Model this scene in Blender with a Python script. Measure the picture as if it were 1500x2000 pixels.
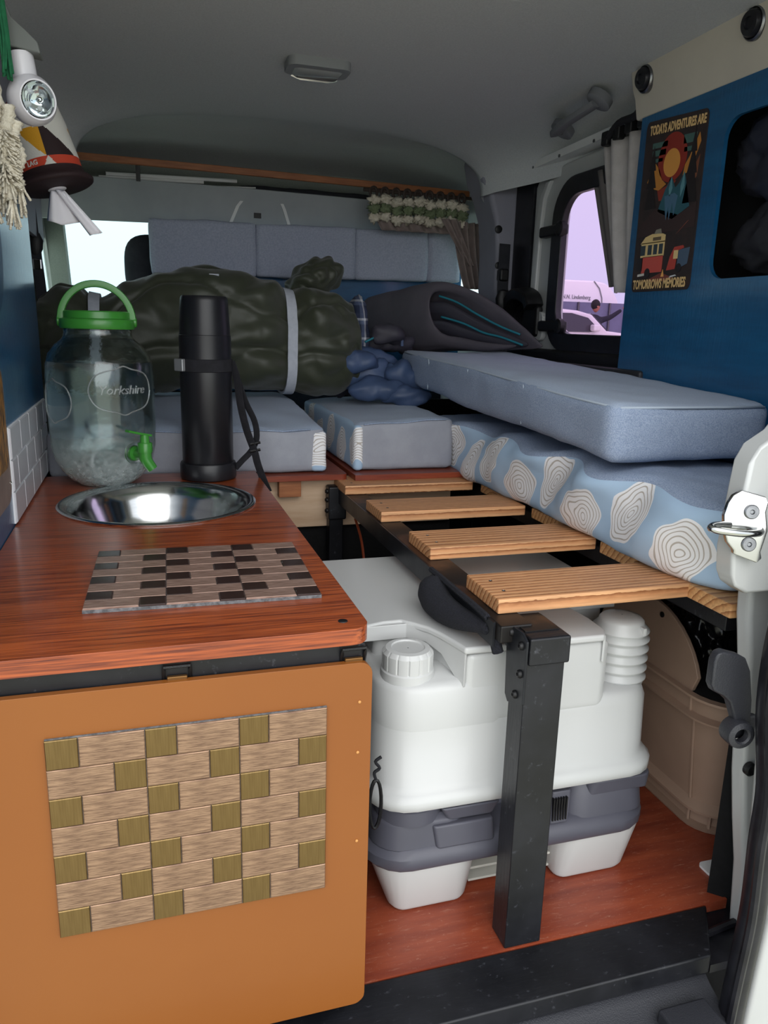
import bpy, bmesh, math, random
from mathutils import Vector, Matrix, noise
for o in list(bpy.data.objects): bpy.data.objects.remove(o)
S = bpy.context.scene
COL = S.collection
PI = math.pi
rnd = random.Random(7)

# ------------------------------------------------------------------ camera
cd = bpy.data.cameras.new('camera'); cam = bpy.data.objects.new('camera', cd); COL.objects.link(cam)
cd.sensor_fit = 'HORIZONTAL'; cd.sensor_width = 36.0; cd.lens = 36.0; cd.clip_start = 0.02; cd.clip_end = 300
cam.matrix_world = Matrix(((0.9557, 0.0439, -0.2909, 0), (-0.2935, 0.2336, -0.9270, 0), (0.0273, 0.9713, 0.2361, 0.82), (0, 0, 0, 1)))
S.camera = cam

# ------------------------------------------------------------------ sky, light, exposure
W = bpy.data.worlds.new('World'); S.world = W; W.use_nodes = True
wn = W.node_tree.nodes; wl = W.node_tree.links
bg = wn['Background']; bg.inputs[1].default_value = 1.15
tc = wn.new('ShaderNodeTexCoord'); sx = wn.new('ShaderNodeSeparateXYZ'); wl.new(tc.outputs['Generated'], sx.inputs[0])
cr = wn.new('ShaderNodeValToRGB'); wl.new(sx.outputs[2], cr.inputs[0])
cr.color_ramp.elements[0].position = 0.0; cr.color_ramp.elements[0].color = (0.70, 0.80, 0.90, 1)
cr.color_ramp.elements[1].position = 0.6; cr.color_ramp.elements[1].color = (0.97, 1.0, 1.05, 1)
wl.new(cr.outputs[0], bg.inputs[0])
bg.inputs[1].default_value = 1.15
sd = bpy.data.lights.new('sun', 'SUN'); sd.energy = 1.7; sd.angle = math.radians(70); sd.color = (1.0, 0.98, 0.95)
sun = bpy.data.objects.new('sun', sd); COL.objects.link(sun)
sun.rotation_euler = Vector((0.10, 0.88, -0.42)).to_track_quat('-Z', 'Y').to_euler(); sun.location = (0, -5, 4)
S.view_settings.view_transform = 'Standard'; S.view_settings.look = 'None'
S.view_settings.gamma = 1; S.view_settings.use_curve_mapping = False
S.view_settings.exposure = 0.5

# ------------------------------------------------------------------ material helpers
def lin(h):
    if isinstance(h, str):
        h = h.lstrip('#'); c = [int(h[i:i+2], 16)/255 for i in (0, 2, 4)]
        return tuple(x/12.92 if x <= .04045 else ((x+.055)/1.055)**2.4 for x in c) + (1,)
    return tuple(h)[:3] + (1,)
MATS = {}
def nd(t, kind, **kw):
    n = t.nodes.new(kind)
    for k, v in kw.items():
        if k.startswith('i_'): n.inputs[k[2:].replace('_', ' ')].default_value = v
        else: setattr(n, k, v)
    return n
def M(name, c, rough=.5, metal=0., c2=None, ns=20., stretch=(1, 1, 1), lo=.35, hi=.65, bump=0., bs=200., bstretch=(1, 1, 1),
      spec=.5, coat=0., trans=0., ior=1.45, emit=0., rvar=0., alpha=1., sheen=0., detail=4.):
    m = bpy.data.materials.new(name); m.use_nodes = True; t = m.node_tree; p = t.nodes['Principled BSDF']
    p.inputs['Base Color'].default_value = lin(c); p.inputs['Roughness'].default_value = rough; p.inputs['Metallic'].default_value = metal
    p.inputs['Specular IOR Level'].default_value = spec; p.inputs['Coat Weight'].default_value = coat; p.inputs['Coat Roughness'].default_value = .12
    p.inputs['Transmission Weight'].default_value = trans; p.inputs['IOR'].default_value = ior; p.inputs['Sheen Weight'].default_value = sheen
    p.inputs['Alpha'].default_value = alpha
    if emit: p.inputs['Emission Color'].default_value = lin(c); p.inputs['Emission Strength'].default_value = emit
    if c2 or bump or rvar:
        co = nd(t, 'ShaderNodeTexCoord')
    if c2 or rvar:
        mp = nd(t, 'ShaderNodeMapping'); mp.inputs['Scale'].default_value = stretch; t.links.new(co.outputs['Object'], mp.inputs[0])
        nz = nd(t, 'ShaderNodeTexNoise', i_Scale=ns, i_Detail=detail, i_Roughness=.6); t.links.new(mp.outputs[0], nz.inputs['Vector'])
        r = nd(t, 'ShaderNodeValToRGB'); r.color_ramp.elements[0].position = lo; r.color_ramp.elements[1].position = hi
        r.color_ramp.elements[0].color = lin(c); r.color_ramp.elements[1].color = lin(c2 or c)
        t.links.new(nz.outputs[0], r.inputs[0])
        if c2: t.links.new(r.outputs[0], p.inputs['Base Color'])
        if rvar:
            mr = nd(t, 'ShaderNodeMapRange', i_To_Min=rough-rvar, i_To_Max=rough+rvar); t.links.new(nz.outputs[0], mr.inputs[0]); t.links.new(mr.outputs[0], p.inputs['Roughness'])
    if bump:
        mp2 = nd(t, 'ShaderNodeMapping'); mp2.inputs['Scale'].default_value = bstretch; t.links.new(co.outputs['Object'], mp2.inputs[0])
        n2 = nd(t, 'ShaderNodeTexNoise', i_Scale=bs, i_Detail=3.); t.links.new(mp2.outputs[0], n2.inputs['Vector'])
        b = nd(t, 'ShaderNodeBump', i_Strength=bump, i_Distance=.002); t.links.new(n2.outputs[0], b.inputs['Height']); t.links.new(b.outputs[0], p.inputs['Normal'])
    MATS[name] = m
    return m

def scratch(name, col, ns, stretch, lo, hi, amt=.6, rot=0.):
    m = MATS[name]; t = m.node_tree; p = t.nodes['Principled BSDF']; L = t.links.new
    co = nd(t, 'ShaderNodeTexCoord'); mp = nd(t, 'ShaderNodeMapping'); mp.inputs['Scale'].default_value = stretch; mp.inputs['Rotation'].default_value = (0, 0, rot); L(co.outputs['Object'], mp.inputs[0])
    nz = nd(t, 'ShaderNodeTexNoise', i_Scale=ns, i_Detail=6., i_Roughness=.7); L(mp.outputs[0], nz.inputs['Vector'])
    mr = nd(t, 'ShaderNodeMapRange', i_To_Min=0., i_To_Max=amt); mr.inputs['From Min'].default_value = lo; mr.inputs['From Max'].default_value = hi; L(nz.outputs[0], mr.inputs[0])
    mx = nd(t, 'ShaderNodeMix', data_type='RGBA'); L(mr.outputs[0], mx.inputs[0]); mx.inputs[7].default_value = lin(col)
    src = p.inputs['Base Color'].links
    if src: L(src[0].from_socket, mx.inputs[6])
    else: mx.inputs[6].default_value = p.inputs['Base Color'].default_value
    L(mx.outputs[2], p.inputs['Base Color'])

# ------------------------------------------------------------------ mesh helpers (all in world coordinates unless said otherwise)
def nb(): return bmesh.new()
def box(bm, a, b):
    x0, y0, z0 = a; x1, y1, z1 = b
    v = [bm.verts.new(p) for p in ((x0,y0,z0),(x1,y0,z0),(x1,y1,z0),(x0,y1,z0),(x0,y0,z1),(x1,y0,z1),(x1,y1,z1),(x0,y1,z1))]
    for f in ((3,2,1,0),(4,5,6,7),(0,1,5,4),(1,2,6,5),(2,3,7,6),(3,0,4,7)): bm.faces.new([v[i] for i in f])
    return bm
def B(a, b): return box(nb(), a, b)
AX = {'x': lambda u, v, w: (w, u, v), 'y': lambda u, v, w: (u, w, v), 'z': lambda u, v, w: (u, v, w)}
def prism(pts, axis, a, b, holes=(), bm=None):
    """polygon pts in the two other axes (x,y order), extruded from a to b along axis"""
    bm = bm or nb(); f3 = AX[axis]
    src = nb(); es = []
    for loop in [pts] + list(holes):
        vs = [src.verts.new((u, v, 0)) for u, v in loop]
        es += [src.edges.new((vs[i], vs[(i+1) % len(vs)])) for i in range(len(vs))]
    bmesh.ops.triangle_fill(src, use_beauty=True, use_dissolve=False, edges=es)
    r = bmesh.ops.extrude_face_region(src, geom=src.faces[:] )
    for e in r['geom']:
        if isinstance(e, bmesh.types.BMVert): e.co.z = 1.
    bmesh.ops.recalc_face_normals(src, faces=src.faces[:])
    mp = {}
    for v in src.verts: mp[v.index if False else v] = bm.verts.new(f3(v.co.x, v.co.y, a + (b-a)*v.co.z))
    nf = [bm.faces.new([mp[v] for v in f.verts]) for f in src.faces]
    src.free(); bmesh.ops.recalc_face_normals(bm, faces=bm.faces[:])
    return bm
def rrect(x0, y0, x1, y1, r, n=6):
    out = []
    for cx, cy, a0 in ((x1-r, y0+r, -PI/2), (x1-r, y1-r, 0), (x0+r, y1-r, PI/2), (x0+r, y0+r, PI)):
        for i in range(n+1): a = a0 + PI/2*i/n; out.append((cx+r*math.cos(a), cy+r*math.sin(a)))
    return out
def circ(cx, cy, r, n=32, ry=None): return [(cx+r*math.cos(2*PI*i/n), cy+(ry or r)*math.sin(2*PI*i/n)) for i in range(n)]
def lathe(prof, c=(0, 0, 0), n=40, bm=None, axis=None, cap=True, sx=1., sy=1., fn=None):
    """prof: list of (r,z); revolved about axis direction through c"""
    bm = bm or nb(); q = Vector(axis).to_track_quat('Z', 'Y') if axis else None
    rings = []
    for r, z in prof:
        ring = []
        for i in range(n):
            a = 2*PI*i/n; k = fn(a, z) if fn else 1.
            p = Vector((r*k*math.cos(a)*sx, r*k*math.sin(a)*sy, z))
            if q: p = q @ p
            ring.append(bm.verts.new(p + Vector(c)))
        rings.append(ring)
    for A, Bq in zip(rings, rings[1:]):
        for i in range(n): bm.faces.new((A[i], A[(i+1) % n], Bq[(i+1) % n], Bq[i]))
    if cap: bm.faces.new(rings[0][::-1]); bm.faces.new(rings[-1])
    return bm
def tube(path, r, n=8, bm=None, closed=False, flat=None):
    """swept circle (or flat=(w,h) rectangle-ish ellipse) along points; r number or list"""
    bm = bm or nb(); P = [Vector(p) for p in path]; L = len(P); rings = []
    up0 = None
    for i, p in enumerate(P):
        if closed: d = P[(i+1) % L] - P[i-1]
        else: d = P[min(i+1, L-1)] - P[max(i-1, 0)]
        d.normalize()
        if up0 is None:
            up0 = Vector((0, 0, 1)) if abs(d.z) < .9 else Vector((1, 0, 0))
            if flat and len(flat) > 2: up0 = Vector(flat[2])
        u = up0 - d*up0.dot(d)
        if u.length < 1e-4: u = d.orthogonal()
        u.normalize(); up0 = u; s = d.cross(u)
        rr = r[i] if isinstance(r, (list, tuple)) else r
        ring = []
        for k in range(n):
            a = 2*PI*k/n
            if flat:
                ca, sa = math.cos(a), math.sin(a); q = (abs(ca)**.35)*math.copysign(1, ca); w = (abs(sa)**.35)*math.copysign(1, sa)
                ring.append(bm.verts.new(p + s*q*flat[0]/2 + u*w*flat[1]/2))
            else: ring.append(bm.verts.new(p + (s*math.cos(a) + u*math.sin(a))*rr))
        rings.append(ring)
    m = L if closed else L-1
    for i in range(m):
        A, C = rings[i], rings[(i+1) % L]
        for k in range(n): bm.faces.new((A[k], C[k], C[(k+1) % n], A[(k+1) % n]))
    if not closed: bm.faces.new(rings[0]); bm.faces.new(rings[-1][::-1])
    bmesh.ops.recalc_face_normals(bm, faces=bm.faces[:])
    return bm
def spline(pts, n=6):
    P = [Vector(p) for p in pts]; out = []
    for i in range(len(P)-1):
        p0, p1, p2, p3 = P[max(i-1, 0)], P[i], P[i+1], P[min(i+2, len(P)-1)]
        for k in range(n):
            t = k/n; out.append(.5*((2*p1) + (p2-p0)*t + (2*p0-5*p1+4*p2-p3)*t*t + (3*p1-p0-3*p2+p3)*t**3))
    out.append(P[-1]); return out
def loft(rings, bm=None, closed=True, caps=True):
    bm = bm or nb(); R = [[bm.verts.new(p) for p in ring] for ring in rings]
    for A, C in zip(R, R[1:]):
        n = len(A)
        for k in range(n if closed else n-1): bm.faces.new((A[k], A[(k+1) % n], C[(k+1) % n], C[k]))
    if caps and closed: bm.faces.new(R[0][::-1]); bm.faces.new(R[-1])
    bmesh.ops.recalc_face_normals(bm, faces=bm.faces[:])
    return bm
def fbm(p, s=1., seed=0.): return noise.fractal(Vector(p)*s + Vector((seed, seed*1.7, -seed)), 1.0, 2.0, 4)
def xform(bm, mat): bmesh.ops.transform(bm, matrix=mat, verts=bm.verts[:]); return bm

def wloc(o):
    v = Vector((0, 0, 0))
    while o: v += o.location; o = o.parent
    return v
def obj(name, bm, mat, parent=None, bev=0., seg=2, sub=0, solid=0., sharp=38., smooth=True, loc=None, mods=()):
    me = bpy.data.meshes.new(name)
    off = wloc(parent) if parent else Vector((0, 0, 0))
    if loc is not None: off = off + (Vector(loc) - off)
    if off.length: bmesh.ops.translate(bm, vec=-off, verts=bm.verts[:])
    bm.normal_update()
    for f in bm.faces: f.smooth = smooth
    if smooth and sharp < 180:
        lim = math.radians(sharp)
        for e in bm.edges:
            if len(e.link_faces) == 2 and e.calc_face_angle(0) > lim: e.smooth = False
    bm.to_mesh(me); bm.free()
    for m in (mat if isinstance(mat, (list, tuple)) else [mat]): me.materials.append(MATS[m] if isinstance(m, str) else m)
    o = bpy.data.objects.new(name, me); COL.objects.link(o)
    if parent: o.parent = parent
    if loc is not None: o.location = Vector(loc) - (wloc(parent) if parent else Vector((0, 0, 0)))
    if solid: s = o.modifiers.new('thick', 'SOLIDIFY'); s.thickness = solid; s.offset = 0
    if bev:
        b = o.modifiers.new('bevel', 'BEVEL'); b.width = bev; b.segments = seg; b.limit_method = 'ANGLE'; b.angle_limit = math.radians(40); b.harden_normals = smooth
    if sub: s = o.modifiers.new('sub', 'SUBSURF'); s.levels = sub; s.render_levels = sub
    return o
def tag(o, label, cat, group=None):
    o['label'] = label; o['category'] = cat
    if group: o['group'] = group
    return o
def thing(name, label, cat, loc, group=None):
    o = bpy.data.objects.new(name, None); COL.objects.link(o); o.location = loc; o.empty_display_size = .05
    return tag(o, label, cat, group)
def struct(name, bm, mat, label=None, **kw):
    o = obj(name, bm, mat, **kw)
    if not kw.get('parent'): o['kind'] = 'structure'
    if label: o['label'] = label
    return o
def text_bm(s, size, depth=.0006, bold=0.):
    cu = bpy.data.curves.new('t', 'FONT'); cu.body = s; cu.size = size; cu.extrude = depth/2; cu.offset = bold; cu.align_x = 'CENTER'; cu.align_y = 'CENTER'; cu.resolution_u = 3
    o = bpy.data.objects.new('t', cu); COL.objects.link(o)
    dg = bpy.context.evaluated_depsgraph_get(); me = bpy.data.meshes.new_from_object(o.evaluated_get(dg))
    bm = nb(); bm.from_mesh(me); bpy.data.objects.remove(o); bpy.data.curves.remove(cu); bpy.data.meshes.remove(me)
    return bm
def cushion(x0, x1, y0, y1, z0, z1, r=.02, puff=.01, wr=.004, ws=9., seed=0., seg=.016, warp=None):
    """soft box; returns bmeshes for the top and for the sides (bottom goes with the sides)"""
    nx, ny, nz = (max(3, int(round(abs(d)/seg))) for d in (x1-x0, y1-y0, (z1-z0)*1.6))
    c = Vector(((x0+x1)/2, (y0+y1)/2, (z0+z1)/2)); h = Vector(((x1-x0)/2, (y1-y0)/2, (z1-z0)/2))
    cache = {}
    def vert(bm, p):
        q = Vector(p); inn = Vector([max(-(h[i]-r), min(h[i]-r, q[i])) for i in range(3)]); d = q - inn
        if d.length > 1e-9: q = inn + d.normalized()*r
        u, v, w = (q[i]/h[i] for i in range(3))
        f = max(0, (1-u**4)*(1-v**4)); g = (1-w*w)
        q.z += (puff*f if w > 0 else 0)
        q.x += .6*puff*g*u**3*(1-v**4); q.y += .6*puff*g*v**3*(1-u**4)
        P = q + c; n_ = Vector((u**5, v**5, w**5)); n_.normalize()
        P += n_*wr*fbm(P, ws, seed)
        if warp: P = Vector(warp(P))
        return P
    out = {'top': nb(), 'side': nb()}
    def face_grid(bm, o, du, dv, nu, nv, key):
        g = [[bm.verts.new(vert(bm, o + du*(i/nu) + dv*(j/nv))) for j in range(nv+1)] for i in range(nu+1)]
        for i in range(nu):
            for j in range(nv): bm.faces.new((g[i][j], g[i+1][j], g[i+1][j+1], g[i][j+1]))
    X, Y, Z = Vector((2*h.x, 0, 0)), Vector((0, 2*h.y, 0)), Vector((0, 0, 2*h.z)); o = -h
    face_grid(out['top'], o+Z, X, Y, nx, ny, 't')
    s = out['side']
    face_grid(s, o, X, Z, nx, nz, 0); face_grid(s, o+X, Y, Z, ny, nz, 0); face_grid(s, o+X+Y, -X, Z, nx, nz, 0); face_grid(s, o+Y, -Y, Z, ny, nz, 0)
    face_grid(s, o, Y, X, ny, nx, 0)
    bmesh.ops.remove_doubles(s, verts=s.verts[:], dist=1e-5)
    return out
def whole(cu):
    a, b = cu['side'], cu['top']; mp = {v: a.verts.new(v.co) for v in b.verts}
    for f in b.faces: a.faces.new([mp[v] for v in f.verts])
    b.free(); bmesh.ops.remove_doubles(a, verts=a.verts[:], dist=1e-5); return a
# ------------------------------------------------------------------ materials
M('floor_ply', '#99492f', .34, c2='#7b3524', ns=4, stretch=(1.2, 9, 1), bump=.08, bs=60, bstretch=(1, 8, 1), coat=.15, rvar=.1)
M('black_paint', '#0f1014', .42, c2='#1c1d22', ns=9, bump=.15, bs=40, bstretch=(1, 6, 1), rvar=.12)
scratch('floor_ply', '#c08a72', 30., (1.2, 7, 1), .57, .72, .45, .15); scratch('floor_ply', '#d0a890', 160., (1, 1, 1), .60, .74, .35)
scratch('black_paint', '#6d6f78', 70., (1, 1.5, 1), .60, .76, .4)
M('black_plastic', '#101012', .45, bump=.25, bs=700)
M('grey_black_plastic', '#2b2c31', .42, bump=.3, bs=600)
M('rubber', '#121217', .38, c2='#1e1e24', ns=30, bump=.05, bs=300)
M('black_carpet_shade', '#060607', .95, c2='#0d0d0f', ns=120)  # carpet black, also stands in for shade inside the crate
M('white_body', '#b8bab9', .3, coat=.4, c2='#b2b4b3', ns=2)
M('cream_body', '#c9c2b4', .4, c2='#bdb6aa', ns=4)
M('blue_paint', '#1d5d88', .30, c2='#174c74', ns=5, stretch=(1, 1, 7), bump=.35, bs=26, bstretch=(1, 9, 1), coat=.3, lo=.3, hi=.7)
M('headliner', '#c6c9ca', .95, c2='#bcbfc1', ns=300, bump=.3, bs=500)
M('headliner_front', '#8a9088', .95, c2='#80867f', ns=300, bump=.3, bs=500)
M('trim_grey', '#8f8f9b', .6, c2='#878792', ns=6, bump=.2, bs=600)
M('shelf_grey', '#a3a8aa', .7, c2='#999ea1', ns=7)
M('dark_grey_fabric', '#23242a', .9, c2='#2c2d33', ns=40)
M('pine_trim', '#a5683f', .5, c2='#8a5230', ns=12, stretch=(1, 12, 12))
M('white_paint', '#dfe0de', .4, c2='#d3d4d4', ns=9)
M('clear_pane', '#e4fbf8', 0.0, trans=1., ior=1.01, spec=.3)
M('tinted_pane', '#c9b0cd', 0.0, trans=1., ior=1.01, spec=.3)
M('ground_bounce', '#b9bba6', .95, c2='#c6c2b0', ns=.4, bump=.5, bs=10)  # grass colour paled so it bounces light up to the headliner
M('chrome', '#c9cac8', .12, metal=1.)
M('steel_screw', '#8d8f92', .3, metal=1., c2='#6f7073', ns=60)

# ------------------------------------------------------------------ the van shell
struct('ground', B((-60, -40, -.60), (90, 90, -.55)), 'ground_bounce')
struct('floor', prism([(-.26, .78), (.80, .78), (.80, .817), (.835, .85), (1.06, .86), (1.06, 2.95), (-.26, 2.95)], 'z', -.016, 0), 'floor_ply', label='red-brown varnished plywood van floor')
struct('trim_1', prism([(-.30, .697), (.703, .697), (.762, .779), (-.30, .779)], 'z', -.030, -.0005), 'black_paint', label='black painted sill board at the rear opening', bev=.003)
# step of the rear bumper
prof = [(.74, -.031), (.700, -.031), (.690, -.038), (.672, -.046), (.655, -.052), (.625, -.056), (.600, -.066), (.590, -.10), (.590, -.26), (.74, -.26)]
struct('trim_2', loft([[(x, y, z) for y, z in prof] for x in (-.32, .2, .5, .662, .70)]), 'grey_black_plastic', label='textured black plastic bumper step below the sill', sharp=50)
struct('trim_3', B((.60, .622, -.056), (.672, .668, -.030)), 'grey_black_plastic', label='grey plastic end block on the bumper step', bev=.004)
struct('floor_underbody', B((-.30, .70, -.26), (1.12, 3.2, -.031)), 'black_carpet_shade')
# black side trim to the right of the floor, with a ribbed rubber strip
struct('trim_4', prism([(.780, .800), (.796, .785), (.86, .77), (1.05, .76), (1.05, .845), (.845, .845)], 'z', -.03, .46), 'black_carpet_shade', label='black lining panel at the right edge of the floor')
struct('trim_5', prism([(.705, .698), (.84, .698), (.84, .784), (.764, .784)], 'z', -.031, -.018), 'rubber', label='black rubber strip at the right end of the sill')
struct('trim_6', tube([(.715, .742, -.016), (.78, .748, -.012), (.85, .75, -.01)], .006), 'rubber', label='raised rib on the rubber strip at the right end of the sill')

# rear right door pillar, bulged where the striker sits
up = [(.697, .7133), (.672, .698), (.660, .676), (.657, .6456), (.652, .572), (.655, .545), (.664, .528), (.680, .518), (.78, .518), (.90, .80), (.97, 1.32), (.93, 1.32), (.83, .97), (.745, .775)]
struct('wall_pillar_right', prism(up, 'y', .705, .735), 'white_body', label='white painted rear door pillar with bulge for the striker', bev=.013, seg=4)
lo = [(.717, .535), (.722, .47), (.733, .411), (.746, .292), (.752, .237), (.765, .16), (.780, .086), (.791, -.03), (.793, -.10), (.86, -.10), (.86, .535)]
struct('wall_pillar_lower_right', prism(lo, 'y', .738, .765), 'white_body', label='lower part of the white rear door pillar beside the crate', bev=.008, seg=3)
outp = [(.735, -.30), (.742, -.089), (.752, .074), (.738, .187), (.730, .29), (.716, .40), (.716, .50), (.735, .62), (.80, .82), (.93, 1.3), (1.16, 1.3), (1.16, -.30)]
struct('wall_outer_rear_right', prism(outp, 'y', .66, .705), 'white_body', label='white outer bodywork beside the black door seal', bev=.006)
pth = spline([(.700, .655, -.30), (.707, .655, -.072), (.711, .655, .01), (.716, .655, .103), (.712, .655, .201), (.710, .655, .287), (.691, .655, .40), (.692, .655, .50), (.712, .655, .62), (.78, .655, .82), (.91, .655, 1.3)], 6)
sl = struct('trim_7', tube(pth, .016, 12), 'rubber', label='black rubber door seal running down the right rear pillar')
struct('seal_lip', tube([p + Vector((-.012, -.012, 0)) for p in pth], .006, 8), 'rubber', parent=sl)
pg = lathe([(.0095, -.003), (.0095, .003), (.007, .005), (.004, .003)], (.758, .735, .252), 20, axis=(0, -1, 0))
tag(obj('body_plug', pg, 'black_plastic'), 'small round black plug in the lower white door pillar', 'plug')
tag(obj('floor_bracket', prism(rrect(.807, .824, .845, .856, .008), 'z', 0, .004), 'white_paint', bev=.001), 'small white metal bracket on the floor at the black lining', 'bracket')

# right wall: blue panel with a rounded opening, cavity behind
wr = struct('wall_right', prism([(.82, .56), (1.495, .56), (1.492, 1.246), (.82, 1.249)], 'x', 1.0, 1.008, holes=[rrect(.90, .918, 1.237, 1.190, .035)]), 'blue_paint', label='blue painted plywood panel on the right side wall')
struct('wall_right_back', B((1.10, .80, .50), (1.106, 1.50, 1.26)), 'black_carpet_shade', label='dark van side behind the opening of the blue panel')
struct('wall_right_low', B((1.02, .845, 0), (1.10, 2.3, .60)), 'black_carpet_shade', label='black lined van side below the bed')
# body rail above the panel
struct('trim_8', loft([[(1.0, y, 1.246), (.992, y, 1.285), (.985, y, 1.30), (.975, y, 1.345), (1.06, y, 1.36), (1.06, y, 1.246)] for y in (.70, 1.1, 1.40, 1.515)]), 'cream_body', label='cream painted roof rail above the right blue panel', bev=.004)
for i, (y, z, lab) in enumerate(((1.469, 1.312, 'round black rubber plug at the forward end of the cream roof rail'), (1.176, 1.318, 'round black rubber plug cut off by the top right corner of the photo'))):
    t = thing('rubber_plug', lab, 'plug', (.985, y, z), 'rubber plugs on the roof rail')
    ax = (-1, 0, -.12)
    obj('rim', lathe([(.026, -.004), (.026, .004), (.0235, .007), (.021, .005), (.021, .0)], (.984, y, z), 28, axis=ax), 'steel_screw', t)
    obj('cap', lathe([(.0208, -.002), (.0208, .009), (.018, .014), (.010, .015), (.009, .012), (.003, .012)], (.984, y, z), 28, axis=ax), 'rubber', t)

# sliding door on the right, with its pop-out window
dx = 1.06
op = rrect(1.42, .785, 1.905, 1.186, .09, 8)
d1 = struct('door_1', prism([(1.40, .56), (2.055, .56), (2.055, 1.20), (2.03, 1.236), (1.40, 1.250)], 'x', dx, dx+.03, holes=[op]), 'white_body', label='white sliding side door', bev=.008, seg=3)
obj('raised_edge', loft([[(dx+.004, y, z), (dx-.010, y+.004, z), (dx-.010, y+.03, z), (dx+.004, y+.036, z)] for y, z in ((2.0, .80), (2.0, .95), (1.995, 1.10), (1.985, 1.165), (1.955, 1.205))]), 'white_body', d1, bev=.004)
fr = prism(rrect(1.40, .766, 1.912, 1.195, .10, 8), 'x', dx-.022, dx-.002, holes=[rrect(1.445, .812, 1.860, 1.150, .068, 8)])
w1 = struct('window_1', fr, 'rubber', label='sliding door window with black rubber surround', bev=.004)
struct('pane', prism(rrect(1.444, .811, 1.861, 1.151, .068, 8), 'x', dx-.004, dx-.001), 'tinted_pane', parent=w1)
for (y, z) in ((1.925, 1.072), (1.895, .830)):
    struct('hinge_block', B((dx-.030, y-.075, z-.014), (dx-.004, y+.040, z+.014)), 'black_plastic', parent=w1, bev=.006, seg=3)
    struct('hinge_knob', lathe([(.019, 0), (.019, .012), (.014, .016), (.005, .016)], (dx-.022, y-.075, z), 20, axis=(-1, 0, 0)), 'black_plastic', parent=w1)
obj('lower_card', B((dx-.035, 1.40, .55), (dx-.001, 2.02, .770)), 'black_plastic', d1, bev=.01)
obj('card_ledge', B((dx-.07, 1.40, .715), (dx-.03, 1.98, .742)), 'grey_black_plastic', d1, bev=.008)
obj('card_bump', prism(rrect(1.935, .79, 2.012, .868, .02), 'x', dx-.016, dx-.001), 'white_body', d1, bev=.006)
struct('trim_9', B((dx-.006, 2.055, .56), (dx+.04, 2.16, 1.245)), 'rubber', label='black seal gap ahead of the sliding door')
hb = struct('trim_10', loft([[(dx-.03, y, z-.004), (dx-.03, y, z+.014), (dx-.004, y, z+.018), (dx+.012, y, z-.004)] for y, z in ((1.40, 1.262), (1.7, 1.254), (2.15, 1.243), (2.165, 1.24))]), 'white_paint', label='white metal curtain strip above the sliding door')
for y in (1.60, 1.72, 1.88, 2.02): struct('strip_screw', lathe([(.004, 0), (.004, .002), (.001, .0025)], (dx-.031, y, 1.258-(y-1.4)*.02), 10, axis=(-1, 0, 0)), 'steel_screw', parent=hb)
# pull handle seen against the door
ph = [(1.045, 2.135, .80), (1.04, 2.135, .86), (1.035, 2.105, .90), (1.03, 2.05, .918), (1.03, 1.985, .905), (1.03, 1.965, .88)]
t = thing('grab_handle', 'curved black grab handle low on the sliding door front edge', 'handle', (1.04, 2.06, .80))
obj('loop', tube(spline(ph, 5), .018, 10, flat=(.034, .05)), 'black_plastic', t)
obj('mount', B((1.035, 1.955, .80), (1.058, 2.04, .885)), 'black_plastic', t, bev=.01)

# pillar between sliding door and front door
pl = [(.935, 1.30), (.950, 1.235), (.972, 1.19), (.996, 1.12), (1.004, 1.03), (1.006, .93), (1.024, .83), (1.05, .75), (1.07, .55), (1.10, .55), (1.10, 1.30)]
bp = struct('wall_pillar_front_right', prism(pl, 'y', 2.165, 2.30), 'trim_grey', label='grey trimmed pillar ahead of the sliding door', bev=.02, seg=4)
for x, z, r in ((.998, 1.10, .011), (1.004, 1.0, .010)):
    struct('pillar_plug', lathe([(r, 0), (r, .004), (r*.6, .006)], (x+.006, 2.165, z), 16, axis=(0, -1, 0)), 'black_plastic', parent=bp)
t = thing('seat_belt', 'black seat belt and buckle hanging on the grey front pillar', 'seat belt', (1.02, 2.13, .76))
obj('webbing', tube(spline([(1.024, 2.155, 1.06), (1.022, 2.150, .99), (1.020, 2.145, .93), (1.022, 2.135, .86), (1.03, 2.13, .76)], 4), 1, 10, flat=(.035, .004, (0, 1, 0))), 'dark_grey_fabric', t)
obj('height_slider', B((1.006, 2.135, .955), (1.034, 2.165, .99)), 'black_plastic', t, bev=.006)
obj('guide_loop', lathe([(.012, -.03), (.022, -.015), (.026, .01), (.018, .032), (.008, .036)], (1.018, 2.13, .895), 16, sy=.6), 'black_plastic', t)

# left wall: blue panel, then a dark pillar
struct('wall_left', prism([(.70, .30), (1.745, .30), (1.742, .60), (1.735, .80), (1.700, 1.03), (.70, 1.03)], 'x', -.208, -.200), 'blue_paint', label='blue painted plywood panel on the left side wall')
struct('wall_pillar_left', prism([(-.31, -.28), (-.208, -.28), (-.206, .60), (-.215, 1.0), (-.20, 1.30), (-.31, 1.36)], 'y', .700, .745), 'white_body', label='white rear door pillar on the left', bev=.010, seg=3)
struct('wall_left_low', B((-.285, .745, 0), (-.21, 1.74, 1.0)), 'black_carpet_shade', label='dark lining behind the left blue panel')
struct('wall_left_upper', B((-.235, .66, 1.0), (-.225, 2.2, 1.30)), 'trim_grey', label='grey van side above the left blue panel')
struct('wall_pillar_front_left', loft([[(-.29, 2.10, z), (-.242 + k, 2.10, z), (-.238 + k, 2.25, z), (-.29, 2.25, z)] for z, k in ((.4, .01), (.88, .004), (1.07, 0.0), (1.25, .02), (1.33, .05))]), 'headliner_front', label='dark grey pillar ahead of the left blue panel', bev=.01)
t = thing('seat_belt', 'black seat belt fittings on the pillar behind the tissue holder', 'seat belt', (-.235, 2.07, .87))
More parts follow.
